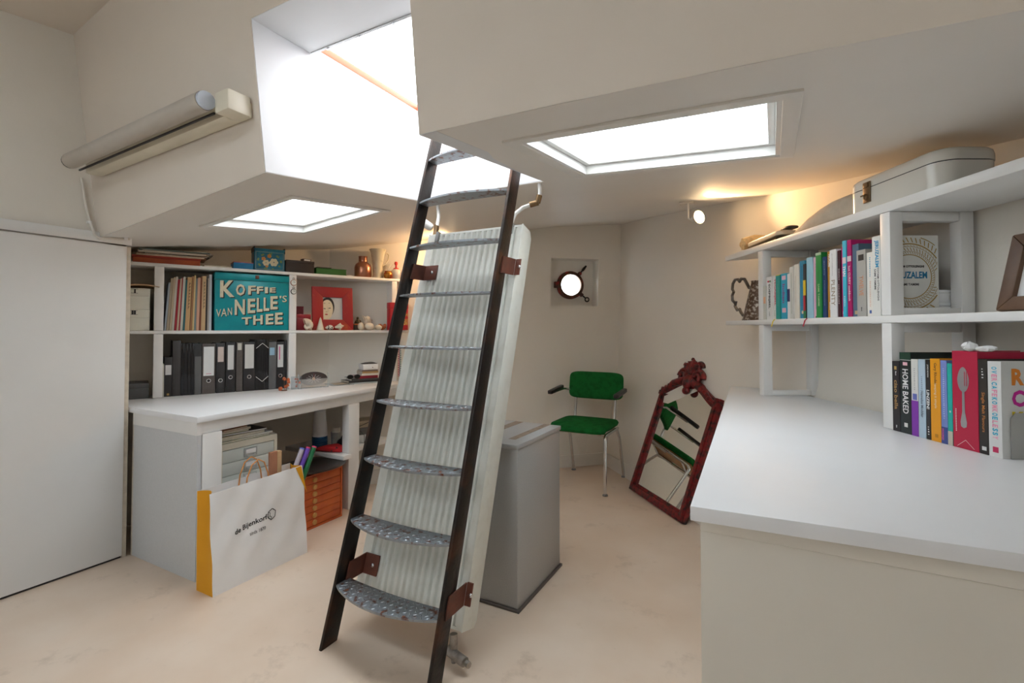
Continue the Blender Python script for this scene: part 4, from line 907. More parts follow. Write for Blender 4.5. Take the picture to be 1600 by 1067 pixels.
MB().lathe([(0, 0), (.03, 0), (.042, .02), (.044, .045), (.034, .072), (.022, .080), (0, .08)], 20).obj('body', mat('pale_grey_glaze', (.62, .62, .60), .2), o)
MB().lathe([(.022, .0805), (.020, .088), (.008, .094), (.007, .11), (.014, .125), (.010, .14), (0, .142)], 16).obj('lid', cmat((.55, .02, .02)), o)
MB().tube([(.040, 0, .03), (.062, 0, .055), (.070, 0, .08)], [.010, .007, .005], 8).obj('spout', MATS['pale_grey_glaze'], o)
o = Lt('card_box', 'upright red box on the top left shelf behind the ladder', 'box', 1.712, -.035, ZT); MB().box(0, .06, 0, .045, 0, .062).obj('body', cmat((.55, .04, .02)), o, bevel=.001); MB().box(-.001, .061, -.001, .046, .0622, .078).obj('lid', cmat((.62, .05, .03)), o, bevel=.001)

# ------------------------------------------------------------------ left: middle shelf
ARCH = mat('cream_archive_card', (.74, .72, .62), .6, var=.03)
for i, nm in enumerate(('II', 'I')):
    o = Lt('archive_box', ['cream archive box marked II, the lower of two', 'cream archive box marked I, the upper of two'][i], 'box', -.085, .015, ZM+.1235*i)
    MB().box(0, .186, .002, .24, 0, .076).obj('body', ARCH, o, bevel=.001); MB().box(-.001, .187, 0, .242, .0765, .1225).obj('lid', ARCH, o, bevel=.001)
    text(nm, o, (.112+.004*i, 0, .105), XA, ZA, .020 if nm == 'II' else .008, .022, PRINTK, bold=.06)
    MB().box(.098, .130, -.0007, 0, .0925, .0945).box(.098, .130, -.0007, 0, .1155, .1175).obj('numeral_serif', PRINTK, o)
o = Lt('envelope', 'brown paper envelope lying on the upper archive box', 'envelope', -.02, -.012, ZM+.2478)
m = MB()
vs = []; n_ = 12
for i in range(n_+1):
    x = .165*i/n_; z = .004+.012*math.sin(math.pi*i/n_*.9)
    vs += [(x, 0, z), (x, .17, z*.6), (x, 0, z+.008*(1-i/n_)+.002), (x, .17, z*.6+.008*(1-i/n_)+.002)]
m.add(vs, [f for i in range(n_) for f in ((4*i, 4*i+1, 4*i+5, 4*i+4), (4*i+2, 4*i+6, 4*i+7, 4*i+3), (4*i, 4*i+4, 4*i+6, 4*i+2), (4*i+1, 4*i+3, 4*i+7, 4*i+5))] + [(0, 2, 3, 1), (4*n_, 4*n_+1, 4*n_+3, 4*n_+2)])
m.obj('paper', mat('kraft_paper', (.52, .33, .18), .8, var=.06), o)
MAGS = [((.36, .42, .48), 'blue-grey'), ((.42, .34, .24), 'drab tan'), ((.50, .40, .28), 'pale tan'), ((.60, .57, .50), 'light grey'), ((.38, .02, .035), 'crimson'), ((.55, .44, .32), 'sand'), ((.42, .02, .04), 'red'), ((.60, .58, .50), 'off-white'), ((.03, .14, .16), 'dark teal'),
        ((.64, .39, .18), 'wide amber'), ((.36, .18, .08), 'brown'), ((.66, .47, .22), 'golden'), ((.22, .28, .28), 'slate'), ((.68, .38, .26), 'salmon'), ((.25, .08, .04), 'russet'), ((.66, .45, .24), 'wide honey'), ((.05, .04, .04), 'black'), ((.48, .42, .36), 'taupe'), ((.66, .66, .68), 'white')]
wd = [.009, .012, .011, .011, .010, .009, .006, .012, .009, .022, .010, .008, .010, .014, .008, .021, .007, .008, .013]
tot = sum(wd); x = .1715
for i, ((c, nm), w_) in enumerate(zip(MAGS, wd)):
    w2 = w_*(.4145-.1715)/tot
    h_ = .31+.006*((i*5) % 4) + (.012 if i > 8 else 0) + (.016 if i == 18 else 0)
    if i == 0: h_ = .29
    o = Lt('magazine', '%s spine, %s magazine from the left in the row beside the teal tin' % (nm, ORD[i]), 'magazine', x, .035-.004*(i % 3), ZM, 'row of old magazines')
    sh = math.tan(R(3.8*(1-i/18)))
    def sk(bx_):
        m = MB().box(*bx_)
        for v in m.v: v.x += v.z*sh
        return m
    m = sk((0, w2*.90, 0, .002, 0, h_)); 
    for a in (0, w2*.90-.0012):
        m2 = sk((a, a+.0012, .002, .22, 0, h_)); m.add([tuple(v) for v in m2.v], m2.f)
    m.obj('cover', cmat(c, .7), o); sk((.0013, w2*.90-.0013, .0025, .215, .003, h_-.003)).obj('pages', PAGES, o)
    if 'wide' in nm:
        m = MB()
        for k in range(24):
            z = h_*(.40+.5*k/24); m.box(w2*.35+z*sh, w2*(.35+.25*((k*7) % 3)/2+.1)+z*sh, -.0006, 0, z, z+.0035)
        m.obj('spine_print', PRINTK, o, smooth=0)
    x += w2
# teal advertising tin
TEAL = mat('teal_enamel_tin', (.0, .30, .34), .32, .1, scale=10, col2=(.0, .24, .29), mix=(.4, .7), bump=.05)
o = Lt('advertising_tin', 'large teal tin lettered KOFFIE VAN NELLES THEE on the left shelf', 'tin', .4265, .0, ZM)
TW, TH_ = .431, .366
MB().box(0, TW, .0, .25, 0, TH_-.045).obj('body', TEAL, o, bevel=.003); MB().box(-.001, TW+.001, -.001, .251, TH_-.043, TH_).obj('lid', TEAL, o, bevel=.003)
MB().box(.002, TW-.002, .003, .247, TH_-.0451, TH_-.0429).obj('lid_gap', BLACK, o)
MB().box(.225, .247, -.006, 0, TH_-.030, TH_-.006).obj('latch', mat('brown_latch', (.12, .05, .03), .5, .5), o, bevel=.002)
LET = mat('cream_sign_paint', (.72, .66, .48), .5, scale=60, col2=(.55, .50, .38), mix=(.5, .8))
def letter(ch_, x0, x1, y0, y1, bold=.03, shadow=.006):
    """one painted letter; box in units of the front face (x 0..1 from the left, y 0..1 from the top)"""
    c = Vector(((x0+x1)/2*TW, 0, (1-(y0+y1)/2)*TH_)); w_, h_ = (x1-x0)*TW, (y1-y0)*TH_
    rgt = Vector((1, 0, .07))
    for k in ((1., .6, .3) if shadow > .004 else (1.,)): text(ch_, o, c+Vector((shadow*k, -.0001-.0001*(1-k), -shadow*k)), rgt, ZA, w_, h_, PRINTK, 'letter_shadow', bold)
    text(ch_, o, c+Vector((0, -.0006, 0)), rgt, ZA, w_, h_, LET, 'letter', bold)
for ch_, x0, x1, y0, y1 in (('K', 220, 430, 213, 472), ('O', 450, 587, 260, 440), ('F', 632, 748, 278, 418), ('F', 765, 862, 284, 400), ('I', 890, 938, 288, 388), ('E', 968, 1062, 290, 372),
        ('N', 435, 587, 500, 740), ('E', 628, 745, 482, 712), ('L', 768, 857, 465, 690), ('L', 873, 962, 455, 672), ('E', 980, 1098, 430, 645), ('T', 540, 690, 778, 892), ('H', 715, 862, 742, 892), ('E', 908, 1032, 720, 888), ('E', 1057, 1182, 695, 888)):
    letter(ch_, (x0-150)/1130, (x1-150)/1130, (y0-95)/890, (y1-95)/890)
for ch_, x0, x1, y0, y1 in (('V', 168, 240, 660, 778), ('A', 240, 322, 648, 768), ('N', 335, 397, 634, 748), ("'", 1128, 1158, 420, 462), ('S', 1172, 1248, 415, 520)):
    letter(ch_, (x0-150)/1130, (x1-150)/1130, (y0-95)/890, (y1-95)/890, .005, .003)
for zo, r in ((1.482, .021), (1.421, .0185)):
    o = Lt('pocket_watch', 'pocket watch hanging on the shelf post, %s' % ('upper, with a copper rim' if r > .02 else 'lower, with a dark steel rim'), 'watch', .886, -.0065, zo)
    T = Matrix.Rotation(R(90), 4, 'X')
    MB().lathe([(0, -.005), (r, -.005), (r, .003), (r*.86, .005), (0, .005)], 24, T).obj('case', COPP if r > .02 else IRON, o)
    MB().lathe([(0, .0), (r*.84, .0), (r*.84, .0015), (0, .0015)], 24, Matrix.Translation((0, -.0051, 0)) @ T).obj('dial', mat('watch_dial', (.74, .76, .72), .3), o)
    MB().box(-.0006, .0006, -.0074, -.0068, 0, r*.6).box(0, r*.5, -.0074, -.0068, -.0006, .0006).obj('hands', PRINTK, o)
    MB().tube([(.006*math.cos(a), 0, r+.006+.006*math.sin(a)) for a in [2*math.pi*i/12 for i in range(13)]], .0013, 6).obj('bow_ring', IRON, o)
o = Lt('book', 'dark red book standing upright behind the red box', 'book', .925, .16, ZM); MB().box(0, .070, 0, .003, 0, .172).box(0, .003, .003, .10, 0, .172).box(.067, .070, .003, .10, 0, .172).obj('cover', cmat((.17, .012, .02)), o); MB().box(.0031, .0669, .0031, .098, .003, .169).obj('pages', PAGES, o)
o = Lt('card_box', 'dark red lidded box behind the nautilus shell', 'box', .925, .055, ZM); MB().box(0, .092, 0, .095, 0, .088).obj('body', cmat((.24, .012, .02)), o, bevel=.001); MB().box(-.001, .093, -.001, .096, .0885, .112).obj('lid', cmat((.32, .02, .03)), o, bevel=.001)
# red frame with the mask print
RFR = mat('worn_red_frame', (.34, .018, .018), .45, scale=14, col2=(.42, .10, .03), mix=(.60, .74), bump=.2)
o = thing('picture_frame', 'broad red frame with a print of a pale mask on the left shelf', 'frame', Lp(1.030, .075, ZM), RL); o.rotation_euler = (R(-5), 0, RL)
frame4(RFR, o, .292, .315, .076, .022)
FX, FZ, FW, FH = .074, .074, .144, .167
MB().box(FX, FX+FW, -.010, -.004, FZ, FZ+FH).obj('print_sheet', cmat((.55, .56, .55)), o, smooth=0)
def disc(cx2, cz2, rx, rz_, m_, nm, y, a0=0, a1=360, parent=None, rot=0, keep=lambda x, z: True):
    pts = []
    for i in range(37):
        a = R(a0+(a1-a0)*i/36); x, z = rx*math.cos(a), rz_*math.sin(a); c, s_ = math.cos(R(rot)), math.sin(R(rot))
        x, z = cx2+x*c-z*s_, cz2+x*s_+z*c
        pts.append((max(FX+.003, min(FX+FW-.003, x)), y, max(FZ+.003, min(FZ+FH-.003, z))))
    MB().add(pts, [tuple(range(len(pts)))]).obj(nm, m_, parent, smooth=0)
MASK = cmat((.72, .62, .44)); HAIR = PRINTK
disc(.106, .163, .052, .078, HAIR, 'printed_hair', -.0103, parent=o, rot=-8); disc(.102, .145, .046, .077, MASK, 'printed_face', -.0106, parent=o, rot=-8)
for x, z, rx, rz_, c, rot in ((.088, .156, .009, .0028, K_, -8), (.124, .160, .009, .0028, K_, 8), (.100, .114, .011, .0045, (.42, .03, .03), 0), (.102, .133, .008, .004, (.50, .38, .24), 0), (.088, .195, .007, .002, (.25, .2, .15), 0), (.122, .197, .007, .002, (.25, .2, .15), 0), (.112, .150, .0018, .020, (.52, .42, .28), 8)):
    disc(x, z, rx, rz_, cmat(c), 'printed_feature', -.0109, parent=o, rot=rot)
# shells and figures
SHL = mat('ivory_shell', (.74, .66, .54), .35, scale=40, col2=(.66, .50, .36), mix=(.55, .75), bump=.15)
STR = mat('brown_striped_shell', (.70, .60, .48), .35, scale=18, col2=(.22, .09, .04), mix=(.54, .60)); SPK = mat('speckled_shell', (.72, .68, .62), .4, scale=120, col2=(.06, .05, .05), mix=(.48, .54), detail=1)
def spiral_shell(root, R0, turns, th, m_, nm, grow=.18, wide=1.0):
    N = 46; pts = []; rr = []
    for i in range(N+1):
        a = turns*2*math.pi*i/N; k = math.exp(grow*a); k /= math.exp(grow*turns*2*math.pi)
        pts.append((R0*k*math.cos(a+2.2), 0, R0*k*math.sin(a+2.2))); rr.append(th*k+.0006)
    m = MB().tube(pts, rr, 12)
    zmin = min(v.z for v in m.v)
    for v in m.v: v.z -= zmin; v.y *= wide
    return m.obj(nm, m_, root, smooth=70)
o = Lt('nautilus_shell', 'striped nautilus shell at the left of the shell row', 'shell', .985, .022, ZM); spiral_shell(o, .032, 2.0, .025, STR, 'shell')
o = Lt('cone_shell', 'pointed white spiral shell standing upright before the red frame', 'shell', 1.074, .025, ZM)
prof = [(0, 0)]
for i in range(1, 8): r = .026*(1-i/8.5); prof += [(r+.004, .012*i-.010), (r+.001, .012*i-.001)]
prof += [(0, .094)]; MB().lathe(prof, 18).obj('shell', SHL, o)
o = Lt('speckled_shell', 'small black speckled shell lying before the red frame', 'shell', 1.138, .020, ZM); m = MB().ball((0, 0, .019), .027, .018, .019, 14, 8); m.obj('shell', SPK, o); MB().ball((-.026, 0, .018), .006, .006, .006, 8, 5).obj('tip', SHL, o)
o = Lt('conch_shell', 'knobbly ivory conch shell right of the speckled shell', 'shell', 1.208, .022, ZM)
m = MB().lathe([(0, -.036), (.007, -.032), (.016, -.010), (.021, .004), (.013, .010), (.014, .016), (.007, .022), (.007, .026), (0, .034)], 14, Matrix.Translation((0, 0, .022)) @ Matrix.Rotation(R(80), 4, 'Y'))
for i in range(7): a = 2*math.pi*i/7; m.ball((.004, .021*math.cos(a), .022+.017*math.sin(a)), .006, .006, .010, 8, 5)
zm = min(v.z for v in m.v)
for v in m.v: v.z -= zm
m.obj('shell', SHL, o)
o = Lt('figurine', 'small dark bronze seated figurine on an orange plinth', 'figurine', 1.362, .075, ZM)
MB().box(-.030, .030, -.02, .02, 0, .040).obj('stand', cmat((.05, .035, .03)), o, bevel=.002); MB().box(-.034, .034, -.024, .024, .0402, .047).obj('plinth', cmat((.60, .16, .03)), o, bevel=.001)
m = MB().lathe([(0, .048), (.026, .048), (.026, .056), (.015, .070), (.012, .080), (0, .082)], 14).ball((0, 0, .089), .010, .010, .011, 10, 6)
for sg in (-1, 1): m.tube([(sg*.010, 0, .076), (sg*.022, -.008, .066), (sg*.010, -.016, .060)], .004, 6)
m.obj('figure', mat('dark_bronze', (.06, .045, .025), .4, .8, var=.3, scale=60), o, smooth=60)
for s, r, h_, lab in ((1.360, .023, .058, 'tall ivory sea urchin shell left of the middle round one'), (1.426, .036, .056, 'largest round ivory sea urchin shell in the row'), (1.497, .028, .040, 'small round ivory sea urchin shell at the right of the row')):
    o = Lt('urchin_shell', lab, 'shell', s, .008, ZM, 'sea urchin shells'); m = MB(); n_ = 20; vs = []
    M_ = 8
    for i in range(M_+1):
        b_ = math.pi*i/M_
        for k in range(n_): a = 2*math.pi*k/n_; q_ = r*math.sin(b_)*(1+.05*math.cos(5*a*2)); vs.append((q_*math.cos(a), q_*math.sin(a)*.8, h_/2-h_/2*math.cos(b_)))
    m.add(vs, [(i*n_+k, i*n_+(k+1) % n_, (i+1)*n_+(k+1) % n_, (i+1)*n_+k) for i in range(M_) for k in range(n_)]); m.obj('shell', SHL, o, smooth=70)
    MB().ball((0, 0, h_-.001), .004, .004, .002, 8, 5).obj('crown', cmat((.4, .3, .2)), o)
o = Lt('spiny_shell', 'spiny cream shell standing behind the urchin shells', 'shell', 1.447, .10, ZM); m = MB().ball((0, 0, .055), .030, .024, .055, 12, 8)
rng = random.Random(9)
for i in range(26):
    a = rng.uniform(0, 6.28); z = rng.uniform(.03, .10); m.tube([(.02*math.cos(a), .018*math.sin(a), z), (.046*math.cos(a), .036*math.sin(a), z+.018)], [.005, .0008], 6)
m.obj('shell', SHL, o)
o = Lt('coral', 'orange branching coral at the right of the shell row', 'coral', 1.545, .045, ZM); m = MB()
for i in range(16):
    a = 2*math.pi*i/16; L = .022+.010*((i*7) % 5)/5; m.tube([(0, 0, .006), (L*math.cos(a)*.9, L*.5*math.sin(a), .022), (L*1.15*math.cos(a), L*.6*math.sin(a), .036+.016*((i*3) % 4)/4)], [.010, .008, .005], 8)
m.obj('branches', mat('orange_coral', (.66, .17, .05), .6, scale=60, col2=(.72, .40, .22), mix=(.5, .7)), o)
o = Lt('advertising_tin', 'red tin with gold letters TH and BI behind the ladder', 'tin', 1.572, -.035, ZM)
RTN = cmat((.45, .015, .025)); MB().box(0, .150, 0, .060, 0, .165).obj('body', RTN, o, bevel=.002); MB().box(-.001, .151, -.001, .061, .1655, .212).obj('lid', RTN, o, bevel=.002)
GLD = cmat((.55, .36, .10)); text('TH', o, (.128, 0, .120), XA, ZA, .036, .028, GLD, bold=.03); text('BI', o, (.126, 0, .064), XA, ZA, .034, .048, GLD, bold=.03)

# ------------------------------------------------------------------ left: on the worktop
o = Lt('box', 'dark grey box tucked into the left end of the worktop', 'box', -.075, .03, ZD); MB().box(0, .178, 0, .20, 0, .060).obj('body', cmat((.075, .075, .075)), o, bevel=.002); MB().box(-.001, .179, -.001, .201, .0605, .088).obj('lid', cmat((.085, .085, .085)), o, bevel=.002)
BLK = mat('black_binder_card', (.022, .021, .022), .5, var=.15, scale=40); BRN = mat('brown_grey_binder_card', (.095, .08, .072), .55, var=.1, scale=60); GRB = mat('grey_binder_card', (.12, .12, .12), .55, var=.1)
def binder(lab, s0, s1, h_, m_, label=None, ring=None, extra=None, d_=.22):
    o = Lt('ring_binder', lab, 'binder', s0, .045, ZD, 'binders on the left worktop'); w_ = s1-s0-.001
    m = MB().box(0, w_, 0, .003, 0, h_).box(0, .003, .003, d_, 0, h_).box(w_-.003, w_, .003, d_, 0, h_); m.obj('cover', m_, o, bevel=.0008)
    if w_ > .008: MB().box(.0035, w_-.0035, .0035, d_-.01, .004, h_-.012).obj('papers', PAGES, o, smooth=0)
    if label: MB().box(w_*label[0], w_*label[1], -.0008, 0, h_*label[2], h_*label[3]).obj('spine_label', cmat(label[4]), o, smooth=0)
    if ring:
        T = Matrix.Translation((w_/2, -.001, h_*ring)) @ Matrix.Rotation(R(90), 4, 'X')
        MB().lathe([(.0085, -.001), (.0125, -.001), (.0125, .001), (.0085, .001), (.0085, -.001)], 20, T).obj('finger_ring', CHROME, o); MB().lathe([(0, -.0005), (.0085, -.0005), (.0085, .0005), (0, .0005)], 20, T).obj('finger_hole', PRINTK, o)
    if extra: extra(o, w_, h_)
    return o
o = Lt('folder', 'slim cream folder at the left of the binders', 'folder', .1685, .045, ZD); MB().box(0, .006, 0, .18, 0, .195).obj('cover', cmat((.60, .57, .48)), o); MB().box(.0062, .0072, .003, .178, .003, .19).obj('sheet', PAPER, o)
binder('short black binder with a white label at the left of the row', .1765, .216, .236, BLK, (.12, .88, .55, .80, (.70, .70, .70)), extra=lambda o, w_, h_: MB().box(w_*.35, w_*.65, -.0008, 0, h_*.03, h_*.08).obj('gold_stamp', cmat((.35, .22, .06)), o, smooth=0))
binder('tall plain dark binder second in the row', .2165, .258, .334, mat('charcoal_binder', (.045, .042, .042), .5, var=.15))
for i, (a, b_) in enumerate(((.2585, .2760), (.2765, .2935), (.294, .3095), (.310, .3260))):
    binder('slim glossy black binder, %s of four thin ones' % ORD[i], a, b_, .318-.004*(i % 2), mat('glossy_black', (.012, .012, .014), .15, var=.1))
binder('black binder behind a low grey one left of the large label', .3265, .3665, .316, BLK, d_=.2, extra=lambda o, w_, h_: MB().box(.003, w_-.003, -.003, -.0002, .002, .235).obj('grey_slip_case', GRB, o, bevel=.001))
binder('wide brown-grey binder with a large white label', .368, .4395, .313, BRN, (.10, .90, .36, .94, (.72, .73, .72)), .26, lambda o, w_, h_: MB().box(w_*.3, w_*.7, -.0014, -.0008, h_*.395, h_*.405).obj('pink_print', cmat((.65, .1, .25)), o, smooth=0))
binder('black binder with a short pinkish label and finger ring', .4425, .4935, .317, BLK, (.18, .82, .62, .92, (.66, .56, .50)), .25)
binder('black binder with a white label and finger ring, tenth in the row', .4965, .5505, .321, BLK, (.18, .82, .45, .94, (.68, .68, .66)), .30)
binder('narrow brown-black binder with a small label at its top', .5545, .5925, .320, BRN, (.2, .8, .84, .98, (.58, .55, .48)))
binder('broad black binder with a white label left of the corded folder', .5955, .6655, .320, BLK, (.12, .88, .46, .95, (.66, .65, .62)), .29)
def cords(o, w_, h_):
    m = MB()
    for z0, z1 in ((.83, .93), (.27, .17)): m.tube([(.002, -.003, h_*z0), (w_*.5, -.006, h_*z1), (w_-.002, -.003, h_*z0)], .0016, 6)
    m.obj('elastic_cord', cmat(W_), o)
    for k in range(5): MB().box(w_*(.08+.18*k), w_*(.18+.18*k), -.0025, -.0002, .004, h_-.004).obj('glossy_leaf', MATS['glossy_black'], o, bevel=.0008)
binder('bulging black folder held by white elastic cords', .667, .7465, .334, MATS['glossy_black'], extra=cords)
binder('grey binder with a small blue label', .7475, .7945, .318, GRB, (.1, .75, .72, .88, (.35, .55, .68)))
binder('black binder with a white label in pink handwriting', .7955, .8425, .318, BLK, (.12, .88, .46, .94, (.70, .69, .67)), .28, lambda o, w_, h_: MB().box(w_*.3, w_*.45, -.0014, -.0008, h_*.62, h_*.90).obj('pink_writing', cmat((.70, .15, .30)), o, smooth=0))
binder('slim black binder against the shelf post', .8435, .8595, .328, BLK)
ACR = glass('clear_acrylic', trans=.96)
o = Lt('flower_ornament', 'small bunch of orange dried flowers on the left worktop', 'flowers', .815, -.085, ZD); rng = random.Random(4)
m = MB(); f = MB()
for i in range(11):
    x, y, z = rng.uniform(-.045, .035), rng.uniform(-.02, .02), rng.uniform(.012, .085)
    if x < -.02: z *= .45
    m.tube([(x*.4, y*.4, .004), (x*.9, y, z)], .0008, 5)
    for k in range(5): a = 2*math.pi*k/5+i; f.ball((x*.9+.006*math.cos(a), y+.003*math.sin(a*2), z+.006*math.sin(a)), .0055, .003, .0055, 6, 4)
m.lathe([(0, 0), (.018, 0), (.018, .004), (0, .005)], 14); m.obj('stems', cmat((.20, .08, .04)), o); f.obj('blossoms', mat('orange_petals', (.55, .14, .05), .6, var=.2, scale=80), o)
o = Lt('acrylic_block', 'clear acrylic block with rust red pressed blossoms by the shelf post', 'ornament', .868, -.06, ZD); MB().box(0, .062, 0, .022, 0, .085).obj('block', ACR, o, smooth=0)
f = MB()
for i in range(6):
    x, z = rng.uniform(.008, .054), rng.uniform(.01, .075)
    for k in range(5): a = 2*math.pi*k/5+i; f.ball((x+.004*math.cos(a), -.0012, z+.004*math.sin(a)), .003, .001, .003, 6, 4)
f.obj('pressed_blossoms', cmat((.30, .08, .05)), o)
o = Lt('desk_clock', 'oval desk clock with a dark upper half in a clear stand', 'clock', 1.012, -.045, ZD)
T = lambda y: [(.092*math.cos(R(a)), .048*math.sin(R(a))) for a in range(0, 181, 6)]
MB().prism([(x, z+.062) for x, z in T(0)], 'y', 0, .008).obj('dial_top', cmat((.045, .032, .032)), o, bevel=.0008); MB().prism([(x, .0615-z*.92) for x, z in T(0)], 'y', 0, .008).obj('dial_lower', mat('brushed_aluminium', (.42, .42, .42), .35, .8), o, bevel=.0008)
m = MB()
for i in range(12):
    a = R(30*i+15); ca, sa = math.cos(a), math.sin(a)*.6; nx, nz = -math.sin(a)*.0008, math.cos(a)*.0008
    m.add([(.018*ca-nx, -.0008, .062+.018*sa-nz), (.05*ca-nx, -.0008, .062+.05*sa-nz), (.05*ca+nx, -.0008, .062+.05*sa+nz), (.018*ca+nx, -.0008, .062+.018*sa+nz)], [(0, 1, 2, 3)])
m.obj('hour_marks', PRINTW, o, smooth=0); MB().lathe([(0, 0), (.011, 0), (.009, .005), (0, .006)], 16, Matrix.Translation((0, -.0005, .062)) @ Matrix.Rotation(R(90), 4, 'X')).obj('centre_knob', cmat((.66, .54, .42)), o)
MB().box(-.0006, .0006, -.0075, -.0068, .062, .098).obj('hand', cmat((.5, .1, .12)), o)
for x in (-.100, .096): MB().box(x, x+.004, -.01, .02, .0, .100).obj('stand_side', ACR, o, smooth=0)
MB().box(-.096, .096, -.012, .022, 0, .004).obj('stand_base', ACR, o, smooth=0)
o = Lt('glass_plate', 'clear glass sheet lying on the worktop right of the clock', 'glass', 1.14, -.03, ZD); MB().box(0, .16, 0, .16, 0, .005).obj('sheet', ACR, o, smooth=0); MB().box(.03, .15, .02, .15, .0051, .0065).obj('card', cmat((.42, .35, .26)), o)
z = ZD
for i, (s0, w_, d_, h_, c, rz, lab) in enumerate(((1.30, .22, .16, .010, (.38, .40, .40), 0, 'grey magazine at the bottom of the small book stack'), (1.29, .23, .15, .014, (.03, .03, .032), 3, 'black folder low in the small book stack'), (1.31, .20, .14, .012, (.05, .05, .05), -3, 'charcoal notebook in the small book stack'),
        (1.365, .15, .12, .020, (.34, .02, .045), 4, 'dark red book in the small book stack'), (1.385, .13, .11, .016, (.66, .62, .55), -2, 'cream book in the middle of the small book stack'), (1.39, .125, .11, .014, (.45, .28, .12), 2, 'tan paperback in the small book stack'), (1.39, .12, .10, .010, (.16, .12, .10), 0, 'thin brown book below the white box'))):
    o = Lt('book', lab, 'book', s0-.02, -.005, z, 'small book stack on the left worktop', R(rz)); c_ = min(.002, h_*.2)
    MB().box(0, w_, 0, d_, 0, c_).box(0, w_, 0, d_, h_-c_, h_).box(0, w_, 0, c_, c_, h_-c_).obj('cover', cmat(c), o); MB().box(.001, w_-.002, c_+.0002, d_-.001, c_+.0002, h_-c_-.0002).obj('pages', PAGES, o); z += h_+.0005
o = Lt('card_box', 'small white box with a black dot on top of the book stack', 'box', 1.378, .0, z); MB().box(0, .115, 0, .09, 0, .030).obj('body', PAPER, o, bevel=.001); MB().box(-.001, .116, -.001, .091, .0305, .042).obj('lid', PAPER, o, bevel=.001); MB().box(.07, .076, -.0012, 0, .014, .020).obj('dot', PRINTK, o)
o = Lt('pouch', 'flat black pouch on top of the small white box', 'pouch', 1.385, .005, z+.0425); lump([(0, .0, .07, .004), (.03, -.003, .075, .010), (.08, -.003, .075, .012), (.105, .0, .07, .004)], 'body', BLACK, o)
o = Lt('sunglasses', 'black folded sunglasses lying on the dark folders', 'glasses', 1.275, -.018, ZD+.0385)
m = MB()
for x in (.0, .052): m.tube([(x+.022*math.cos(a), 0, .017+.015*math.sin(a)) for a in [2*math.pi*i/14 for i in range(15)]], .0022, 6)
m.tube([(.02, 0, .022), (.032, 0, .022)], .002, 6).tube([(-.022, 0, .02), (-.02, .06, .014), (.05, .065, .008)], .002, 6).tube([(.074, 0, .02), (.072, .05, .014), (.0, .056, .008)], .002, 6)
m.obj('frame', BLACK, o); MB().lathe([(0, 0), (.020, 0), (.020, .0012), (0, .0012)], 16, Matrix.Translation((0, .001, .017)) @ Matrix.Rotation(R(90), 4, 'X') @ Matrix.Diagonal((1, .7, 1, 1))).lathe([(0, 0), (.020, 0), (.020, .0012), (0, .0012)], 16, Matrix.Translation((.052, .001, .017)) @ Matrix.Rotation(R(90), 4, 'X') @ Matrix.Diagonal((1, .7, 1, 1))).obj('lenses', MATS['glossy_black'], o)
o = Lt('ribbon', 'pink and teal zigzag ribbon hanging beside the ladder', 'ribbon', 1.655, -.03, .80)
for k, c in enumerate(((.62, .03, .12), (.05, .35, .36))):
    m = MB()
    for i in range(14):
        z = .017*i; m.add([(-.010+.009*k, -.001*k, z), (.006+.009*k, -.001*k, z+.0085), (-.010+.009*k, -.001*k, z+.017), (-.018+.009*k, -.001*k, z+.017), (-.002+.009*k, -.001*k, z+.0085), (-.018+.009*k, -.001*k, z)], [(0, 1, 4, 5), (1, 2, 3, 4)])
    m.obj('zigzag_band', cmat(c), o, smooth=0)

# ------------------------------------------------------------------ under the left desk
du = thing('drawer_unit', 'cream drawer unit with mint drawer fronts under the left desk', 'cabinet', (-2.425, 1.605, 0), R(90))   # local x = world y, local -y = world +x
CRB = mat('cream_drawer_steel', (.70, .66, .55), .45, var=.03); MNT = mat('pale_mint_steel', (.66, .71, .68), .35, var=.02); LBL = mat('label_holder', (.50, .53, .53), .3, .4)
m = MB().box(-.160, -.143, 0, .38, 0, .588).box(.143, .160, 0, .38, 0, .588).box(-.143, .143, 0, .38, .558, .588).box(-.143, .143, 0, .38, 0, .03).box(-.143, .143, .37, .38, .03, .558); m.obj('carcass', CRB, du)
for k in range(8):
    z0 = .033+.0655*k; d = MB().box(-.1415, .1415, .004, .36, z0, z0+.063).obj('drawer', MNT, du, bevel=.001)
    MB().box(-.030, .040, -.003, .0038, z0+.010, z0+.056).obj('label_holder', LBL, d, bevel=.001); MB().box(-.022, .032, -.0042, -.003, z0+.026, z0+.048).obj('label_card', PAPER, d)
    MB().tube([(-.018, -.003, z0+.018), (-.010, -.014, z0+.014), (.020, -.014, z0+.014), (.028, -.003, z0+.018)], .0025, 6).obj('pull', LBL, d)
z = .5885
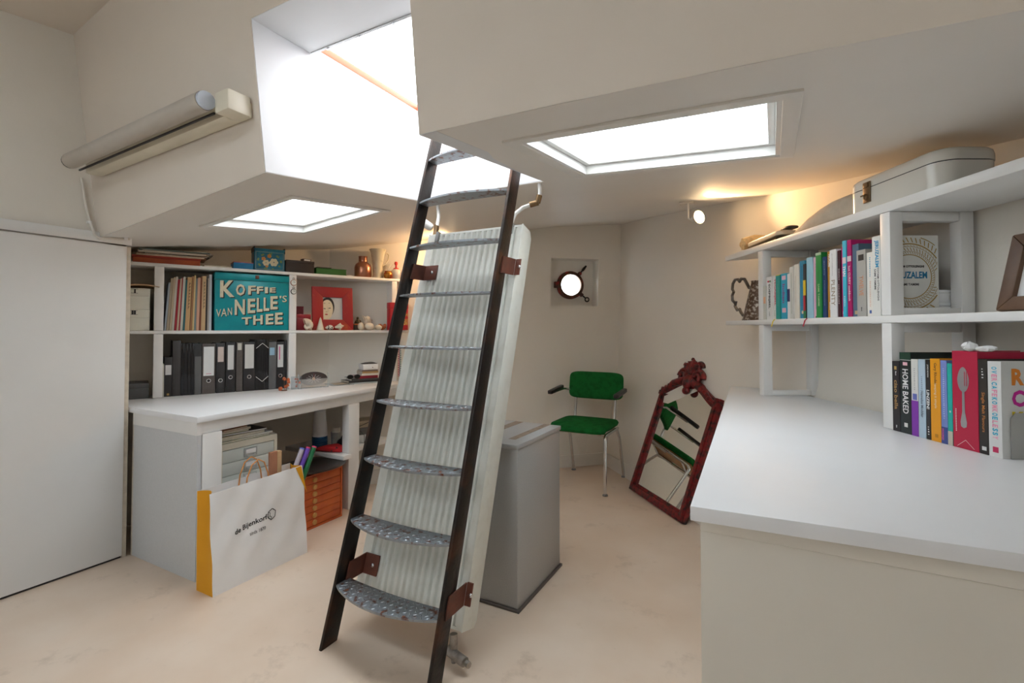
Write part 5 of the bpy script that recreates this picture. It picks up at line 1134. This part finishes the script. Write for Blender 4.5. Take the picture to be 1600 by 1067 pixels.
for i, (x0, w_, h_, c, rz, lab) in enumerate(((-.155, .28, .010, (.16, .20, .05), 0, 'olive magazine at the bottom of the pile on the drawer unit'), (-.15, .29, .008, (.60, .62, .66), -2, 'pale magazine second in the pile on the drawer unit'), (-.16, .26, .014, (.68, .62, .45), 2, 'thick cream book in the pile on the drawer unit'),
        (-.15, .25, .010, (.03, .025, .025), -5, 'black folder in the pile on the drawer unit'), (-.155, .16, .008, (.16, .30, .06), -4, 'small green magazine in the pile on the drawer unit'), (-.15, .17, .010, (.68, .66, .62), 8, 'white booklet near the top of the pile on the drawer unit'), (-.15, .15, .008, (.45, .15, .05), 12, 'rust red booklet on top of the pile on the drawer unit'))):
    o = thing('magazine', lab, 'magazine', (-2.43, 1.605, z), R(90+rz), 'magazines piled on the drawer unit')
    MB().box(x0, x0+w_, .012, .22, 0, h_*.15).box(x0, x0+w_, .012, .22, h_*.85, h_).obj('cover', cmat(c), o); MB().box(x0+.001, x0+w_-.001, .013, .219, h_*.16, h_*.84).obj('pages', PAGES if i != 3 else PAPER, o); z += h_+.0005
ORC = mat('orange_chest_paint', (.62, .13, .025), .4, scale=12, col2=(.52, .09, .02), mix=(.4, .7))
oc = thing('drawer_chest', 'orange flat chest of shallow drawers with round cream knobs', 'chest', (-2.385, 1.99, 0), R(90))
m = MB().box(-.203, -.192, 0, .30, 0, .312).box(.192, .203, 0, .30, 0, .312).box(-.192, .192, 0, .30, .302, .312).box(-.192, .192, 0, .30, 0, .012).box(-.192, .192, .292, .30, .012, .302); m.obj('carcass', ORC, oc)
for k in range(7):
    z0 = .0135+.0411*k; d = MB().box(-.190, .190, .003, .285, z0, z0+.0392).obj('drawer', ORC, oc, bevel=.0012)
    MB().lathe([(0, 0), (.014, 0), (.0155, .006), (.012, .010), (0, .011)], 18, Matrix.Translation((-.004, .0028, z0+.0196)) @ Matrix.Rotation(R(90), 4, 'X')).obj('knob', mat('honey_wood_knob', (.62, .33, .09), .4, var=.08), d)
o = thing('platter', 'large dark pewter platter lying on the orange chest', 'platter', (-2.50, 2.055, .313))
MB().lathe([(0, 0), (.13, 0), (.145, .004), (.160, .013), (.215, .017), (.218, .020), (.212, .022), (.160, .018), (.140, .009), (0, .006)], 44, sx=.84, sy=1.0).obj('plate', mat('pewter', (.095, .08, .065), .35, .8, scale=8, col2=(.06, .05, .042), mix=(.4, .7)), o)
o = thing('cup_stack', 'tall stack of white paper cups with blue cups below', 'cups', (-2.70, 2.285, .3625))
m = MB()
for k in range(7): m.lathe([(.040, .012*k), (.050, .012*k+.003), (.050, .012*k+.007), (.046, .012*k+.0118)], 22)
m.obj('blue_cups', mat('blue_plastic_cup', (.01, .11, .25), .3), o)
m = MB().lathe([(.048, .085), (.049, .09), (.036, .252), (.034, .254), (0, .254)], 24)
for k in range(4): m.lathe([(.0492-.0005*k, .088+.006*k), (.0508-.0005*k, .090+.006*k), (.0492-.0005*k, .092+.006*k)], 24)
m.obj('white_cups', PAPER, o)
o = thing('tumbler', 'clear glass tumbler with a white candle beside the paper cups', 'glass', (-2.645, 2.375, .3625)); MB().lathe([(0, 0), (.031, 0), (.036, .10), (.0335, .10), (.029, .006), (0, .006)], 24).obj('glass', ACR, o); MB().lathe([(0, .0065), (.026, .0065), (.026, .13), (0, .132)], 18).obj('candle', cmat((.70, .66, .56)), o)
o = thing('headphones', 'tangled black headphones on the inner shelf', 'headphones', (-2.56, 2.37, .3625)); m = MB()
for y in (-.03, .035): m.ball((0, y, .036), .034, .022, .034, 14, 8)
m.tube([(0, -.03, .06), (0, -.015, .085), (0, .01, .088), (0, .035, .065)], .007, 8); m.obj('band', BLACK, o)
MB().tube([(0, .03, .06), (.03, .06, .11), (.045, .10, .10), (.03, .15, .06), (.02, .16, .004)], .0022, 6).tube([(0, .0, .088), (.03, .06, .125), (.05, .12, .14), (.05, .17, .15)], .0022, 6).obj('cable', BLACK, o)
REDC = mat('red_cloth', (.52, .015, .02), .85, scale=26, col2=(.02, .015, .015), mix=(.66, .70), bump=.6, bscale=60)
o = thing('cloth', 'crumpled red and black cloth at the front of the inner shelf', 'cloth', (-2.598, 2.237, .3625), R(4)); lump([(-.10, .0, .06, .008), (-.06, -.02, .08, .024), (-.01, -.02, .09, .036), (.04, -.01, .09, .046), (.08, 0, .08, .040), (.11, .02, .06, .015)], 'fold', REDC, o)
z = .3625
for h_, c, lab in ((.055, W_, 'white box at the bottom of the stack behind the ladder'), (.050, (.13, .12, .11), 'dark grey box in the middle of the stack behind the ladder'), (.045, (.42, .33, .22), 'tan box on top of the stack behind the ladder')):
    o = thing('card_box', lab, 'box', (-2.62, 2.60, z), R(70), 'box stack under the left desk'); MB().box(-.09, .09, -.07, .07, 0, h_*.7).obj('body', cmat(c), o, bevel=.001); MB().box(-.091, .091, -.071, .071, h_*.71, h_).obj('lid', cmat(c), o, bevel=.001); z += h_+.0005

# ------------------------------------------------------------------ paper shopping bag and what stands in it
YEL = mat('yellow_paper', (.78, .36, .01), .7, var=.03, bump=.2, bscale=14)
bg_ = thing('shopping_bag', 'white paper shopping bag with yellow sides leaning on the left desk', 'bag', (-2.288, 1.268, 0), R(90))   # local x = world +y, local -y = world +x
BW, BD, BH = .488, .128, .445
def wav(u, v, k): return .006*math.sin(3.1*u*6+k)*math.sin(2.2*v*5+k*1.7)*min(1, v*3)+.004*math.sin(9*v+4*u+k)*v
def sheet(fn, nu, nv, th, name, m_):
    m = MB().slab([i/nu for i in range(nu+1)], [i/nv for i in range(nv+1)], fn, lambda c, r: th); return m.obj(name, m_, bg_, smooth=60)
# top pinched slightly; front sheet nearer the room
sheet(lambda u, v: (BW*u+(-.010*v*(1-u))+.0*v-.035*v*u*.6, -BD+wav(u, v, 1)+.018*v, BH*v*(1+.02*u)), 24, 16, Vector((0, .0012, 0)), 'front_sheet', PAPER)
sheet(lambda u, v: (BW*u-.010*v*(1-u)-.035*v*u*.6, -.002+wav(u, v, 2)*.5-.014*v, BH*v*(1+.02*u)), 24, 16, Vector((0, .0012, 0)), 'back_sheet', PAPER)
sheet(lambda u, v: (.0-.010*v+.030*v*math.sin(math.pi*u), -BD+.019*v+(BD-.034*v)*u*.98+wav(0, v, 1)*(1-u), BH*v), 8, 16, Vector((.0012, 0, 0)), 'side_gusset', YEL)
sheet(lambda u, v: (BW-.022*v-.020*v*math.sin(math.pi*u)-.001, -BD+.019*v+(BD-.034*v)*u*.98+wav(1, v, 1)*(1-u), BH*1.02*v), 8, 16, Vector((.0012, 0, 0)), 'side_gusset', YEL)
MB().box(.002, BW-.002, -BD+.003, -.003, .001, .004).obj('base', PAPER, bg_)
# yellow inner lining shows at the far top corner
MB().add([(BW-.062, -BD+.0195, BH*1.012), (BW-.030, -BD+.0175, BH*1.018), (BW-.004, -BD+.004, BH*.70)], [(0, 1, 2)]).obj('yellow_fold', YEL, bg_, smooth=0)
CORD = mat('orange_cord', (.66, .28, .08), .7, var=.1, scale=120)
for y, dx in ((-BD+.032, 0), (-.022, .012)):
    MB().tube([(.165+dx, y, BH-.05), (.172+dx, y, BH+.02), (.195+dx, y, BH+.075), (.228+dx, y, BH+.095), (.258+dx, y, BH+.075), (.278+dx, y, BH+.02), (.288+dx, y, BH-.05)], .0032, 7).obj('handle', CORD, bg_)
def on_bag(u, v): return Vector((BW*u-.010*v*(1-u)-.021*v*u, -BD+wav(u, v, 1)+.018*v-.0016, BH*v*(1+.02*u)))
def bag_text(s_, u0, v0, u1, v1, hgt, bold, nm):
    """lettering laid on the creased front sheet"""
    c = Vector(((u0+u1)/2, (v0+v1)/2, 0)); L = u1-u0
    o = text(s_, bg_, (0, 0, 0), XA, YA, 1.0, hgt, PRINTK, nm, bold)
    for v in o.data.vertices:
        a, b_ = v.co.x, v.co.y; v.co = on_bag(c.x+a*L, c.y+(v1-v0)*a+b_)
bag_text('de Bijenkorf', .215, .535, .550, .575, .070, .02, 'brand_lettering'); bag_text('sinds 1870', .370, .462, .530, .470, .036, .005, 'small_lettering')
hx = [(.605+.052*math.cos(R(60*i+20))*1., .585+.058*math.sin(R(60*i+20))) for i in range(6)]
def bag_line(m, a, b_, wdt=.006):
    a = Vector((*a, 0)); b_ = Vector((*b_, 0)); d = (b_-a).normalized(); n_ = Vector((-d.y, d.x, 0))*wdt/2
    q_ = [a-n_, b_-n_, b_+n_, a+n_]; m.add([on_bag(p.x, p.y) for p in q_], [(0, 1, 2, 3)])
m = MB()
for i in range(6): bag_line(m, hx[i], hx[(i+1) % 6], .008)
ins = [(.605+.026*math.cos(R(60*i+20)), .585+.030*math.sin(R(60*i+20))) for i in range(6)]
for i, j in ((2, 3), (3, 4)): bag_line(m, ins[i], ins[j], .006)
for i in (2, 3, 4): bag_line(m, hx[i], ins[i], .005)
m.obj('hexagon_logo', PRINTK, bg_, smooth=0)
o = thing('wood_offcut', 'reddish brown board standing in the shopping bag', 'board', (-2.262, 1.600, .006), R(90)); MB().box(0, .040, -.012, .004, 0, .535).obj('plank', mat('redwood', (.40, .18, .10), .6, var=.12, scale=18), o, bevel=.001); MB().box(.0402, .062, -.016, .008, 0, .533).obj('edge_strip', mat('pale_pine', (.56, .36, .19), .6, var=.1, scale=18), o, bevel=.001)
for i, (x0, c, lab) in enumerate(((1.700, (.50, .44, .50), 'lilac grey paper roll standing in the shopping bag'), (1.728, (.14, .06, .42), 'purple paper roll standing in the shopping bag'), (1.752, (.01, .15, .05), 'green paper roll standing in the shopping bag'))):
    yb = 1.52+.022*i; o = thing('paper_roll', lab, 'roll', (-2.224+.013*i, yb+.006*i, .006), 0, 'paper rolls in the bag')
    L = .56; a = R(25); T = Matrix.Rotation(-a, 4, 'X')
    MB().tube([(0, .01, .012), (0, .01+math.sin(a)*L, .012+math.cos(a)*L)], .0125, 14).obj('roll', cmat(c), o)
    MB().lathe([(0, 0), (.0127, 0), (.0127, .006), (.006, .008), (0, .006)], 14, Matrix.Translation((0, .01+math.sin(a)*L, .012+math.cos(a)*L)) @ T).obj('rolled_end', cmat((.70, .05, .16) if i else (.10, .15, .55)), o)
